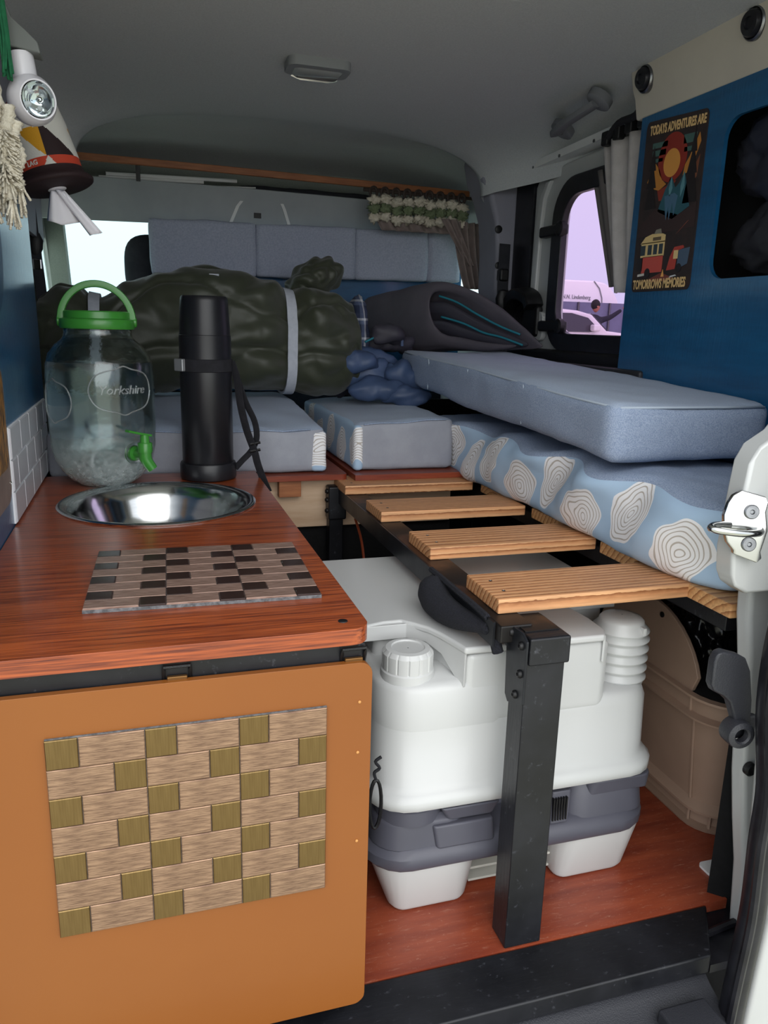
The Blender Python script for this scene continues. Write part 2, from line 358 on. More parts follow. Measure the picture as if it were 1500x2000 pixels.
obj('rail', B((-.252, 2.085, .95), (-.245, 2.10, 1.10)), 'white_paint', t, bev=.002)
for i in range(4): obj('rail_notch', B((-.262, 2.08, .965+i*.03), (-.252, 2.10, .982+i*.03)), 'black_plastic', t, bev=.002)
obj('guide', lathe([(.008, -.03), (.017, -.012), (.019, .008), (.012, .024)], (-.232, 2.07, .985), 14, sy=.6), 'black_plastic', t)
obj('buckle', B((-.240, 2.06, .925), (-.218, 2.075, .952)), 'chrome', t, bev=.004)
obj('webbing', tube(spline([(-.238, 2.075, 1.08), (-.232, 2.068, .985), (-.228, 2.065, .93), (-.224, 2.065, .86)], 4), 1, 10, flat=(.024, .004, (0, 1, 0))), 'dark_grey_fabric', t)

# outer skin that keeps the light out, with its window openings
struct('wall_outer_left', prism([(.62, -.26), (3.30, -.26), (3.30, .90), (2.86, 1.26), (2.80, 1.36), (.62, 1.36)], 'x', -.30, -.285, holes=[[(2.36, .80), (3.02, .82), (2.78, 1.17), (2.36, 1.20)]]), 'white_body', label='white outer skin of the van, left side')
struct('wall_outer_right', prism([(.70, -.26), (3.30, -.26), (3.30, .90), (2.86, 1.26), (2.80, 1.36), (.70, 1.36)], 'x', 1.115, 1.13, holes=[[(2.33, .78), (3.02, .80), (2.78, 1.17), (2.36, 1.20)], [(1.38, .70), (2.06, .70), (2.06, 1.22), (1.38, 1.22)]]), 'white_body', label='white outer skin of the van, right side')
w2 = struct('window_2', prism([(2.33, .78), (3.02, .80), (2.78, 1.17), (2.36, 1.20)], 'x', 1.118, 1.121), 'clear_pane', label='front passenger door window')
w4 = struct('window_4', prism([(2.36, .80), (3.02, .82), (2.78, 1.17), (2.36, 1.20)], 'x', -.296, -.293), 'clear_pane', label='driver door window')
# windscreen and the front end
ws = loft([[(x, 3.10, .86), (x, 2.80, 1.22), (x, 2.803, 1.223), (x, 3.103, .863)] for x in (-.285, 1.115)])
struct('window_3', ws, 'clear_pane', label='windscreen at the front of the van')
struct('wall_front', prism([(2.85, -.26), (3.40, -.26), (3.40, .80), (3.11, .862), (2.95, .80), (2.85, .60)], 'x', -.285, 1.115), 'dark_grey_fabric', label='dark dashboard and front end of the van')
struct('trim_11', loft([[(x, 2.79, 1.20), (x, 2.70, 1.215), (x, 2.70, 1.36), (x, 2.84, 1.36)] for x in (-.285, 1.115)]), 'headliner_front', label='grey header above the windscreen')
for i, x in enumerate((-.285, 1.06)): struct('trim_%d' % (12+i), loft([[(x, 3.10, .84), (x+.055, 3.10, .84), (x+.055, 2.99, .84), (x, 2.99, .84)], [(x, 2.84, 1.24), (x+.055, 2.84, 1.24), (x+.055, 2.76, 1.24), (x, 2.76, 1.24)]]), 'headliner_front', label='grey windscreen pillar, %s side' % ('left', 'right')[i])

# ceiling: arched headliner that pinches in over the front pillars
def section(y, hw, zc, zs, n, x0=.41, m=56):
    out = []
    for i in range(m+1):
        a = PI*i/m; c, s = math.cos(a), math.sin(a)
        u = math.copysign(abs(c)**(2/n), c); v = abs(s)**(2/n)
        out.append((x0 - hw*u, y, zs + (zc-zs)*v))
    return out
sec = []
for y, hw, zc, zs, n in ((.60, .70, 1.355, 1.20, 5.), (1.0, .70, 1.355, 1.20, 5.), (1.45, .69, 1.352, 1.20, 4.6), (1.56, .685, 1.349, 1.205, 4.4), (1.75, .675, 1.345, 1.21, 4.2), (1.9, .655, 1.338, 1.21, 3.9), (2.0, .63, 1.333, 1.205, 3.5), (2.08, .595, 1.330, 1.20, 3.1), (2.14, .565, 1.330, 1.195, 2.8), (2.18, .55, 1.332, 1.19, 2.7), (2.20, .548, 1.338, 1.19, 2.7), (2.22, .575, 1.345, 1.17, 3.2), (2.26, .64, 1.35, 1.12, 4.), (2.35, .69, 1.35, 1.10, 4.5), (2.6, .70, 1.33, 1.08, 4.5), (2.85, .70, 1.26, 1.05, 4.5)): sec.append(section(y, hw, zc, zs, n))
cl = struct('ceiling', loft(sec, closed=False), 'headliner', label='grey fabric headliner of the van roof', sharp=180)
struct('roof_skin', B((-.33, .58, 1.375), (1.15, 2.9, 1.385)), 'white_body', label='white roof of the van')
struct('trim_14', tube(spline([(.985, 1.50, 1.345), (.93, 1.42, 1.353), (.84, 1.36, 1.3545), (.70, 1.33, 1.355), (.40, 1.32, 1.355)], 6), .003, 6), 'headliner', label='seam across the headliner near the roof rail')
# gate of the outer wall above the opening
# ------------------------------------------------------------------ kitchen unit
def wood(name, c1, c2, c3, axis='X', ring=38., rough=.5, coat=0., dist=.9, along=.35, bump=.25, hue=.0, off=(0, .0, .06), dscale=6.):
    m = bpy.data.materials.new(name); m.use_nodes = True; t = m.node_tree; p = t.nodes['Principled BSDF']; L = t.links.new
    co = nd(t, 'ShaderNodeTexCoord'); inf = nd(t, 'ShaderNodeObjectInfo')
    mul = nd(t, 'ShaderNodeVectorMath', operation='MULTIPLY'); mul.inputs[1].default_value = (2.3, .35, .13)
    cmb = nd(t, 'ShaderNodeCombineXYZ'); 
    for k in range(3): L(inf.outputs['Random'], cmb.inputs[k])
    L(cmb.outputs[0], mul.inputs[0])
    ad = nd(t, 'ShaderNodeVectorMath', operation='ADD'); L(co.outputs['Object'], ad.inputs[0]); L(mul.outputs[0], ad.inputs[1])
    ad2 = nd(t, 'ShaderNodeVectorMath', operation='ADD'); L(ad.outputs[0], ad2.inputs[0]); ad2.inputs[1].default_value = off
    mp = nd(t, 'ShaderNodeMapping'); L(ad2.outputs[0], mp.inputs[0])
    mp.inputs['Scale'].default_value = tuple(along if a == axis else 1. for a in 'XYZ')
    wv = nd(t, 'ShaderNodeTexWave', wave_type='RINGS', rings_direction=axis, wave_profile='SAW'); L(mp.outputs[0], wv.inputs['Vector'])
    wv.inputs['Scale'].default_value = ring; wv.inputs['Distortion'].default_value = dist; wv.inputs['Detail'].default_value = 2.; wv.inputs['Detail Scale'].default_value = dscale; wv.inputs['Detail Roughness'].default_value = .5
    r = nd(t, 'ShaderNodeValToRGB'); L(wv.outputs[0], r.inputs[0]); e = r.color_ramp.elements
    e[0].position = 0.; e[0].color = lin(c1); e[1].position = .97; e[1].color = lin(c3); k = e.new(.62); k.color = lin(c2); k = e.new(1.); k.color = lin(c1)
    mp2 = nd(t, 'ShaderNodeMapping'); L(ad2.outputs[0], mp2.inputs[0]); mp2.inputs['Scale'].default_value = tuple(3. if a == axis else 60. for a in 'XYZ')
    nz = nd(t, 'ShaderNodeTexNoise', i_Scale=4., i_Detail=4.); L(mp2.outputs[0], nz.inputs['Vector'])
    mx = nd(t, 'ShaderNodeMix', data_type='RGBA', blend_type='MULTIPLY'); mx.inputs[0].default_value = .5
    mr = nd(t, 'ShaderNodeMapRange'); L(nz.outputs[0], mr.inputs[0]); mr.inputs['From Min'].default_value = .3; mr.inputs['From Max'].default_value = .7; mr.inputs['To Min'].default_value = .55; mr.inputs['To Max'].default_value = 1.15
    L(r.outputs[0], mx.inputs[6]); L(mr.outputs[0], mx.inputs[7]); L(mx.outputs[2], p.inputs['Base Color'])
    b = nd(t, 'ShaderNodeBump', i_Strength=bump, i_Distance=.001); L(nz.outputs[0], b.inputs['Height']); L(b.outputs[0], p.inputs['Normal'])
    p.inputs['Roughness'].default_value = rough; p.inputs['Coat Weight'].default_value = coat; p.inputs['Coat Roughness'].default_value = .1
    MATS[name] = m
def streak(name, c1, c2, axis, rough, metal=0., coat=0., s1=4., s2=90., lo=.35, hi=.68, bump=.1, coatr=.12):
    """fine lines running along one axis (stained grain, brushed metal)"""
    m = M(name, c1, rough, metal, c2=c2, ns=4., stretch=tuple(s1 if a == axis else s2 for a in 'XYZ'), lo=lo, hi=hi, coat=coat, bump=bump, bs=6., bstretch=tuple(s1 if a == axis else s2 for a in 'XYZ'), detail=5.)
    m.node_tree.nodes['Principled BSDF'].inputs['Coat Roughness'].default_value = coatr
streak('counter_wood', '#561f12', '#ab5429', 'X', .36, s1=2.2, s2=80., coat=.5, lo=.32, hi=.62, bump=.05, coatr=.16)
wood('pine', '#dda97a', '#cb8f60', '#88502b', 'X', ring=34., off=(0, .01, .05))
wood('pine_cross', '#d9a874', '#c8935f', '#8f5730', 'X', ring=30., off=(0, 0, .05))
M('ply_light', '#c9ae92', .6, c2='#b8997b', ns=3, stretch=(2, 2, 16), bump=.05, bs=80)
streak('red_board', '#6e2c1c', '#8f4228', 'X', .4, s1=2, s2=30., coat=.2)
M('mustard', '#88501e', .38, c2='#844c1c', ns=2.5, bump=.10, bs=35, coat=.1, rvar=.05)
M('mustard_edge', '#c38a4c', .5)
streak('brass_tile', '#75603d', '#867049', 'Z', .30, metal=.85, s1=6, s2=120., lo=.3, hi=.7, bump=.05)
streak('rose_tile', '#715848', '#a98a70', 'X', .40, metal=.55, s1=14, s2=190., lo=.34, hi=.66, bump=.12)
streak('taupe_tile', '#6b5145', '#ab8e80', 'X', .36, metal=.25, s1=14, s2=170., lo=.34, hi=.66, bump=.1)
M('dark_tile', '#2b1c18', .25, c2='#33221e', ns=60, coat=.1)
M('tile_backing', '#77787a', .8, c2='#4a4b4d', ns=150)
M('white_tile', '#d2d2d6', .3, c2='#c8c8cd', ns=8, coat=.2)
M('grout', '#eceef0', .6)
M('steel', '#d4d6d6', .13, metal=1., c2='#c4c7c8', ns=8, stretch=(1, 1, 10))
M('brass', '#7d5a34', .45, metal=.8)

ku = thing('kitchen_unit', 'camper kitchen unit with black carcass and mustard drop-down front flap', 'cabinet', (.012, 1.19, 0))
cb_ = nb()
for a, b in (((-.192, .762, .001), (-.180, 1.635, .484)), ((.200, .762, .001), (.212, 1.635, .484)), ((-.180, 1.62, .001), (.200, 1.635, .484)), ((-.180, .762, .001), (.200, 1.62, .014)), ((-.180, .762, .014), (.200, .772, .40))): box(cb_, a, b)
obj('carcass', cb_, 'black_paint', ku)
obj('front_rail', B((-.192, .748, .440), (.218, .762, .484)), 'black_paint', ku, bev=.002)
fl = obj('flap', prism(rrect(-.192, .017, .2235, .466, .014), 'y', .737, .7455), 'mustard', ku, bev=.0015)
for x, z in ((.2095, .42), (.2085, .359), (.2095, .246)):
    obj('flap_nail', lathe([(.0017, 0), (.0017, .001), (.0007, .0016)], (x, .737, z), 10, axis=(0, -1, 0)), 'mustard_edge', fl)
for x in (.019, .204):
    c = obj('catch', tube([(x-.013, .750, .462), (x-.013, .744, .476), (x-.013, .742, .481), (x+.013, .742, .481), (x+.013, .744, .476), (x+.013, .750, .462)], .0022, 6), 'black_plastic', ku)
    obj('catch_tongue', B((x-.010, .742, .464), (x+.010, .747, .4695)), 'brass', c, bev=.001)
# brushed tiles glued on the flap: three sheets, seven rows
def chamfer(w, h, d, c=.0008):
    """tile in the x-z plane, front towards -y, local origin at its centre on the back"""
    bm = nb(); w2, h2 = w/2, h/2
    a = [bm.verts.new((x, 0, z)) for x, z in ((-w2, -h2), (w2, -h2), (w2, h2), (-w2, h2))]
    b = [bm.verts.new((x, -d+c, z)) for x, z in ((-w2, -h2), (w2, -h2), (w2, h2), (-w2, h2))]
    e = [bm.verts.new((x*(1-c/w2), -d, z*(1-c/h2))) for x, z in ((-w2, -h2), (w2, -h2), (w2, h2), (-w2, h2))]
    bm.faces.new(a[::-1]); bm.faces.new(e)
    for A, C in ((a, b), (b, e)):
        for i in range(4): bm.faces.new((A[i], A[(i+1) % 4], C[(i+1) % 4], C[i]))
    bmesh.ops.recalc_face_normals(bm, faces=bm.faces[:])
    return bm
def mesh_of(bm, mat, name='tile'):
    me = bpy.data.meshes.new(name); bm.to_mesh(me); bm.free(); me.materials.append(MATS[mat]); return me
def place(name, me, parent, loc, rot=None):
    o = bpy.data.objects.new(name, me); COL.objects.link(o); o.parent = parent; o.location = Vector(loc) - wloc(parent)
    if rot: o.rotation_euler = rot
    return o
def tile_panel(parent, origin, ux, uz, W, H, rows, sheets, small, long_, th, rot, matS, matL, first_small=True, sm=.0311/.0945):
    """rows counted from the top; origin = top left corner"""
    sw = W/sheets; a = sw*sm; b = sw-a; rh = H/rows; g = .0006
    mS = mesh_of(chamfer(a-g, rh-g, th), matS); mL = mesh_of(chamfer(b-g, rh-g, th), matL)
    for r in range(rows):
        for s in range(sheets):
            order = (('s', a), ('l', b)) if (r % 2 == 0) == first_small else (('l', b), ('s', a))
            u = s*sw
            for k, w in order:
                p = Vector(origin) + Vector(ux)*(u + w/2) - Vector(uz)*(rh*(r+.5)); u += w
                place('tile', mS if k == 's' else mL, parent, p, rot)
obj('tile_backing', B((-.108, .7345, .1935), (.1725, .737, .4205)), 'tile_backing', fl)
tile_panel(fl, (-.1085, .7345, .4200), (1, 0, 0), (0, 0, 1), .281, .226, 7, 3, 0, 0, .0022, None, 'brass_tile', 'rose_tile')

# worktop with round cut-out
ct = [(-.199, .738)] + [(.222-.022+.022*math.sin(a), .738+.022-.022*math.cos(a)) for a in [PI/2*i/8 for i in range(9)]] + [(.222, 1.652), (-.199, 1.652)]
wt = tag(obj('worktop', prism(ct, 'z', .4865, .505, holes=[circ(.015, 1.378, .156, 48)]), 'counter_wood', bev=.003, seg=3), 'glossy red-brown wooden worktop with rounded front corner on the kitchen unit', 'worktop')
obj('screw', lathe([(.0055, 0), (.005, .0008), (.002, .0004)], (.196, .763, .505), 14), 'black_plastic', wt)
# sink bowl
prof = [(.150, .4985), (.157, .5055), (.168, .5055), (.1685, .5075), (.166, .5095), (.160, .5090), (.154, .5062), (.1495, .501), (.140, .480), (.128, .453), (.116, .430), (.100, .411), (.080, .400), (.055, .395), (.022, .394), (.020, .390), (.012, .389), (.001, .389)]
tag(obj('sink_bowl', lathe(prof, (.016, 1.378, 0), 72, cap=False), 'steel', sharp=60), 'round polished stainless steel sink bowl let into the worktop', 'sink')

# tile mat on the worktop
mt = thing('tile_mat', 'mat of dark brown and taupe wood-look tiles lying on the worktop', 'tile mat', (.06, .955, .505))
ang = math.radians(-1.6); R2 = Matrix.Rotation(ang, 3, 'Z')
bmb = B((-.1325, -.112, 0), (.1325, .112, .004)); xform(bmb, Matrix.Translation((.0600, .955, .5052)) @ R2.to_4x4())
obj('backing', bmb, 'tile_backing', mt)
tile_panel(mt, Vector((.06, .955, .5092)) + R2 @ Vector((-.1325, .112, 0)), R2 @ Vector((1, 0, 0)), R2 @ Vector((0, 1, 0)), .265, .224, 8, 3, 0, 0, .002, (-PI/2, 0, ang), 'dark_tile', 'taupe_tile')
# white tiles on the left wall
sp = thing('splashback', 'small splashback of white brick tiles on the left blue wall above the worktop', 'splashback', (-.2, 1.49, .507))
obj('backing', B((-.2, 1.258, .508), (-.1975, 1.718, .656)), 'grout', sp)
sme = {}
for r in range(3):
    u = 1.258 - (.05 if r == 1 else 0.)
    while u < 1.717:
        a, b = max(u, 1.258)+.001, min(u+.102, 1.718)-.001; u += .102
        if b-a < .01: continue
        key = round(b-a, 3)
        if key not in sme: sme[key] = mesh_of(chamfer(b-a-.001, .0475, .0025, .0015), 'white_tile')
        place('tile', sme[key], sp, (-.1975, (a+b)/2, .656-.0247-r*.0493), (0, 0, PI/2))
# tin sign at the left edge
M('rust_print', '#3a2a20', .5, c2='#c08a3e', ns=30, stretch=(1, 6, 1.2), lo=.42, hi=.62)
M('taupe_print', '#8d7a70', .5, c2='#7d6b62', ns=20)
t = thing('tin_sign', 'rusty brown tin sign at the left edge of the photo beside the white tiles', 'sign', (-.2, 1.10, .55))
obj('plate', prism(rrect(.95, .548, 1.255, .75, .03), 'x', -.2, -.1985), 'taupe_print', t)
obj('print', prism(rrect(.96, .60, 1.248, .745, .02), 'x', -.1985, -.1981), 'rust_print', t)
obj('nail', lathe([(.003, 0), (.003, .001), (.001, .002)], (-.1985, 1.245, .575), 10, axis=(1, 0, 0)), 'chrome', t)
t = tag(obj('wall_oval', prism(circ(1.26, .92, .09, 40, .10), 'x', -.2, -.198), M('navy', '#163a63', .4)), 'dark blue oval sign on the upper left blue panel, at the photo edge', 'sign')

# ------------------------------------------------------------------ glass drink dispenser
M('glass', '#f4fbfa', .02, trans=1., ior=1.45)
def frosted():
    m = M('jar_glass', '#f2faf8', .02, trans=1., ior=1.45); t = m.node_tree; p = t.nodes['Principled BSDF']; L = t.links.new
    co = nd(t, 'ShaderNodeTexCoord'); sp_ = nd(t, 'ShaderNodeSeparateXYZ'); L(co.outputs['Object'], sp_.inputs[0])
    nz = nd(t, 'ShaderNodeTexNoise', i_Scale=110., i_Detail=8.); L(co.outputs['Object'], nz.inputs[0])
    a = nd(t, 'ShaderNodeMapRange', i_To_Min=1., i_To_Max=0.); a.inputs['From Min'].default_value = .02; a.inputs['From Max'].default_value = .15; L(sp_.outputs[2], a.inputs[0])
    b = nd(t, 'ShaderNodeMath', operation='MULTIPLY'); L(a.outputs[0], b.inputs[0]); L(nz.outputs[0], b.inputs[1])
    c = nd(t, 'ShaderNodeMapRange', i_To_Min=.0, i_To_Max=.30); c.inputs['From Min'].default_value = .18; c.inputs['From Max'].default_value = .6; L(b.outputs[0], c.inputs[0]); L(c.outputs[0], p.inputs['Roughness'])
    c3 = nd(t, 'ShaderNodeMapRange', i_To_Min=1., i_To_Max=.66); c3.inputs['From Min'].default_value = .10; c3.inputs['From Max'].default_value = .6; L(b.outputs[0], c3.inputs[0]); L(c3.outputs[0], p.inputs['Transmission Weight'])
    bp_ = nd(t, 'ShaderNodeBump', i_Strength=.08, i_Distance=.002); L(nz.outputs[0], bp_.inputs['Height']); L(bp_.outputs[0], p.inputs['Normal'])
frosted()
M('emboss_highlight', '#f2f7f7', .10, trans=.84, ior=1.45)  # whitened glass, highlights of the raised lettering put into the material
M('water', '#eef8fa', 0., trans=1., ior=1.33)
M('lid_green', '#3f8f35', .32, c2='#3a8731', ns=6, coat=.2)
JX, JY, JZ = -.0785, 1.570, .5055
jr = thing('drink_dispenser', 'glass drink dispenser jar of water with green lid, carry handle and tap on the worktop', 'drink dispenser', (JX, JY, JZ))
def sq(a, z): return 1. + .018*math.cos(4*a)*min(1., max(0., (z-.03)/.05))*(1 if z < .25 else 0)
outer = [(.030, .004), (.042, .0), (.052, .003), (.066, .014), (.080, .030), (.090, .050), (.0955, .075), (.097, .11), (.0975, .16), (.0975, .205), (.096, .228), (.090, .248), (.078, .264), (.066, .274), (.0615, .280), (.0605, .288), (.0605, .312)]
inner = [(.0565, .312), (.0565, .288), (.060, .276), (.074, .260), (.086, .245), (.0915, .226), (.093, .205), (.093, .16), (.0925, .11), (.091, .078), (.085, .054), (.075, .036), (.060, .021), (.045, .013), (.020, .011), (.001, .011)]
obj('jar', lathe([(.001, .006)] + outer + inner, (JX, JY, JZ), 72, cap=False, fn=None), 'jar_glass', jr, sharp=180)
wat = [(.001, .0105), (.020, .0105), (.0452, .0125), (.0605, .0205), (.0755, .0355), (.0855, .0535), (.0915, .0775), (.0930, .11), (.0935, .16), (.0935, .205), (.0922, .226), (.0905, .2335), (.001, .2335)]
obj('water', lathe(wat, (JX, JY, JZ), 72, cap=False), 'water', jr, sharp=60)
def onjar(phi, z, r): return (JX + r*math.sin(phi), JY - r*math.cos(phi), JZ + z)
def cartouche(p0, z0, w, h):
    pts = []
    for i in range(72):
        a = 2*PI*i/72; c, s = math.cos(a), math.sin(a)
        k = 1/max(abs(c)**4 + abs(s)**4, .2)**.25 * (1 + .06*math.cos(4*a)) + .13*max(0, math.cos(2*(a+PI/2)))**20*1
        pts.append(onjar(p0 + w*c*k, z0 + h*s*k, .0982))
    return tube(pts, .0013, 6, closed=True)
lab = cartouche(.46, .186, .60, .037)
obj('embossed_frame', lab, 'emboss_highlight', jr)
obj('embossed_frame', cartouche(-.95, .165, .42, .034), 'emboss_highlight', jr)
tx = text_bm('Yorkshire', .0225, .0022, .0001)
for v in tx.verts:
    u, w, d = v.co.x + .25*v.co.y, v.co.y, v.co.z; v.co = Vector(onjar(.46 + u/.0975, .187 + w, .0979 + d))
obj('embossed_lettering', tx, 'emboss_highlight', jr)
# lid and handle
lz = JZ+.305
lid = obj('lid', lathe([(.001, .021), (.056, .021), (.0585, .019), (.0592, .008), (.0655, .006), (.0668, .003), (.0668, -.008), (.0655, -.011), (.0612, -.011), (.0612, .0075), (.001, .0075)], (JX, JY, lz), 64, cap=False), 'lid_green', jr)
hp = [(JX + .0635*math.cos(a)*1.0, JY, lz + .002 + .068*math.sin(a)) for a in [PI*i/28 for i in range(29)]]
obj('handle', tube(hp, 1, 12, flat=(.017, .013, (1, 0, 0))), 'lid_green', lid)
for s in (-1, 1): obj('handle_hinge', lathe([(.010, -.003), (.010, .003), (.006, .005)], (JX+s*.066, JY, lz+.002), 18, axis=(s, 0, 0)), 'lid_green', lid)
# tap
phi = .62; o0 = Vector(onjar(phi, .070, .093)); dr = Vector((math.sin(phi), -math.cos(phi), 0)); sd_ = Vector((math.cos(phi), math.sin(phi), 0)); Zv = Vector((0, 0, 1))
tp = obj('tap', lathe([(.0145, 0), (.0145, .005), (.0125, .008), (.0075, .009), (.0075, .034), (.001, .034)], o0, 24, axis=dr), 'lid_green', jr)
c0 = o0 + dr*.036
obj('tap_collar', lathe([(.0125, .006), (.0125, .022), (.011, .024), (.001, .024)], c0, 28, fn=lambda a, z: 1+.05*(1 if math.cos(14*a) > 0 else 0)), 'lid_green', tp)
obj('tap_spout', tube([c0+Zv*.010, c0-Zv*.006, c0-Zv*.014+dr*.003+sd_*.003, c0-Zv*.026+dr*.008+sd_*.009], [.0115, .0115, .0105, .0095], 14), 'lid_green', tp)
obj('tap_lever', tube([c0+Zv*.022, c0+Zv*.038], [.009, .008], 10), 'lid_green', tp)
obj('tap_wing', tube([c0+Zv*.036+sd_*.012, c0+Zv*.041-sd_*.010, c0+Zv*.048-sd_*.036], 1, 10, flat=(.012, .0045)), 'lid_green', tp)
obj('tap_washer', lathe([(.020, .0), (.020, .0035), (.015, .005)], Vector(onjar(phi, .070, .0945)), 28, axis=dr), 'glass', tp)

# ------------------------------------------------------------------ vacuum flask
M('flask_black', '#17171b', .36, c2='#1b1b1f', ns=8, bump=.03, bs=900)
M('webbing', '#15151a', .85, c2='#1e1e24', ns=90)
M('silver_plastic', '#a9abae', .35, metal=.6)
FX, FY, FZ = .119, 1.592, .5055
fk = thing('vacuum_flask', 'tall matt black vacuum flask with cup lid and carry strap on the worktop', 'flask', (FX, FY, FZ))
obj('base_cup', lathe([(.050, 0), (.0555, .002), (.0565, .006), (.0565, .030), (.0545, .034), (.051, .035)], (FX, FY, FZ), 56), 'flask_black', fk)
obj('body', lathe([(.049, .033), (.0508, .036), (.0508, .222), (.0505, .226), (.0505, .282), (.047, .283)], (FX, FY, FZ), 56), 'flask_black', fk)
obj('cup_lid', lathe([(.047, .281), (.0503, .2815), (.0503, .286), (.0492, .287), (.0488, .30), (.0460, .350), (.0450, .3575), (.0425, .3605), (.001, .361)], (FX, FY, FZ), 56, cap=False), 'flask_black', fk)
cs = obj('collar_strap', lathe([(.0512, .216), (.0530, .217), (.0530, .240), (.0512, .241)], (FX, FY, FZ), 56), 'webbing', fk)
bkl = B((-.012, -.006, -.012), (.012, .004, .012)); xform(bkl, Matrix.Translation((FX-.050, FY-.024, FZ+.229)) @ Matrix.Rotation(-.9, 4, 'Z'))
bu = obj('buckle', bkl, 'silver_plastic', fk, bev=.002)
sp1 = spline([(FX+.049, FY-.012, FZ+.236), (FX+.060, FY-.012, FZ+.200), (FX+.066, FY-.014, FZ+.15), (FX+.077, FY-.016, FZ+.10), (FX+.092, FY-.018, FZ+.055), (FX+.098, FY-.02, FZ+.030), (FX+.108, FY-.02, FZ+.0), (FX+.120, FY-.02, FZ-.030)], 5)
st = obj('carry_strap', tube(sp1, 1, 12, flat=(.003, .017, (.8, -.6, 0))), 'webbing', fk)
sp2 = spline([(FX+.052, FY-.010, FZ+.232), (FX+.075, FY-.004, FZ+.16), (FX+.095, FY-.004, FZ+.115), (FX+.098, FY-.008, FZ+.08), (FX+.086, FY-.012, FZ+.055), (FX+.068, FY-.012, FZ+.036), (FX+.054, FY-.01, FZ+.020)], 5)
obj('strap_return', tube(sp2, 1, 12, flat=(.003, .014, (.8, -.6, 0))), 'webbing', fk)
for k, z in enumerate((.070, .055)): obj('strap_slider', tube([(FX+.083, FY-.02, FZ+z), (FX+.104, FY-.02, FZ+z+.004)], .003, 6), 'black_plastic', fk)
# ------------------------------------------------------------------ bed base, slats, post
M('steel_black', '#2a2c31', .38, metal=.4, c2='#1d1e22', ns=14, rvar=.1)
M('stained_batten', '#141110', .5, c2='#4a2f20', ns=9, lo=.48, hi=.62)
M('scorched', '#120d0b', .8)
bf = thing('slatted_bed_frame', 'pull-out bed frame of pine slats on a black rail and post', 'bed frame', (.57, 1.2, 0))
def slat_mesh(w, d, h, mat):
    bm = B((0, -d/2, 0), (w, d/2, h)); bmesh.ops.bevel(bm, geom=bm.edges[:], offset=.0022, segments=2, affect='EDGES', profile=.6)
    for f in bm.faces: f.smooth = False
    return mesh_of(bm, mat, 'slat')
ms = slat_mesh(.302, .107, .020, 'pine')
for x, y in ((.428, .908), (.424, 1.151), (.417, 1.398), (.409, 1.642)):
    s = place('slat', ms, bf, (x, y, .4575))
    for dy in (-.022, .02): place('slat_screw', mesh_of(lathe([(.0028, 0), (.002, .0004), (.001, -.001)], (0, 0, 0), 8), 'steel_screw', 'slat_screw'), s, (x+.022, y+dy, .4777))
ms2 = slat_mesh(.27, .100, .020, 'pine_cross')
for y in (.820, 1.030, 1.275, 1.520, 1.765): place('slat', ms2, bf, (.722, y, .4572))
obj('rail', B((.414, .815, .434), (.458, 1.672, .4570)), 'stained_batten', bf, bev=.002)
obj('angle_iron', prism([(.4105, .424), (.4135, .424), (.4135, .4575), (.4105, .4575)], 'y', .83, 1.675), 'steel_black', bf)
obj('inner_rail', B((.745, .80, .425), (.785, 1.80, .4568)), 'black_paint', bf, bev=.002)
obj('post', B((.434, .781, .0005), (.488, .822, .425)), 'black_paint', bf, bev=.002, seg=2)
obj('post_head', B((.436, .777, .417), (.4925, .858, .4535)), 'black_paint', bf, bev=.003, seg=2)
obj('post_top', B((.440, .80, .4530), (.488, .856, .4546)), 'stained_batten', bf)
pl_ = obj('joining_plate', prism([(.778, .366), (.818, .352), (.826, .36), (.832, .455), (.79, .457), (.777, .45)], 'x', .4305, .4338), 'steel_black', bf, bev=.0008)
for y, z in ((.789, .441), (.817, .448), (.788, .404), (.797, .372)):
    obj('bolt', lathe([(.0055, 0), (.0055, .0015), (.004, .004), (.002, .0045), (.002, .003)], (.4305, y, z), 14, axis=(-1, 0, 0)), 'black_plastic', pl_)
eb = obj('end_bracket', B((.388, 1.655, .385), (.430, 1.690, .462)), 'black_paint', bf, bev=.004)
for z in (.45, .43, .405): obj('bolt', lathe([(.006, 0), (.006, .003), (.003, .006)], (.388, 1.668, z), 10, axis=(-1, 0, 0)), 'black_plastic', eb)
obj('end_leg', B((.392, 1.665, .0005), (.425, 1.695, .39)), 'black_paint', bf, bev=.003)
# knitted pad tied to the rail
M('knit_black', '#15161c', .95, c2='#262730', ns=500, bump=1., bs=900)
pad = spline([(.409, 1.035, .452), (.404, 1.025, .443), (.396, 1.00, .434), (.394, .965, .430), (.400, .92, .431), (.408, .88, .436), (.415, .85, .440)], 6)
rad = [r_*.92 for r_ in (.008, .0085, .0095, .011, .014, .018, .021, .023, .0245, .0255, .026, .0262, .026, .0258, .0255, .025, .0245, .024, .0235, .0228, .022, .0213, .0205, .0197, .0187, .0178, .0168, .0158, .0148, .0138, .0128, .0118, .011, .0103, .0098, .0095, .0092)]
pt = thing('knitted_pad', 'black knitted pad tied around the bed rail above the toilet lid', 'pad', (.40, .94, .41))
obj('pad', tube(pad, rad[:len(pad)], 14), 'knit_black', pt, sharp=180)
obj('tie', tube(spline([(.414, .852, .440), (.420, .842, .436), (.419, .836, .424), (.421, .833, .414)], 4), .0075, 8), 'knit_black', pt)
obj('tie', tube(spline([(.408, 1.05, .4585), (.409, 1.0, .4585), (.409, .95, .4585), (.410, .90, .4585), (.411, .85, .457)], 4), .0045, 6), 'knit_black', pt)

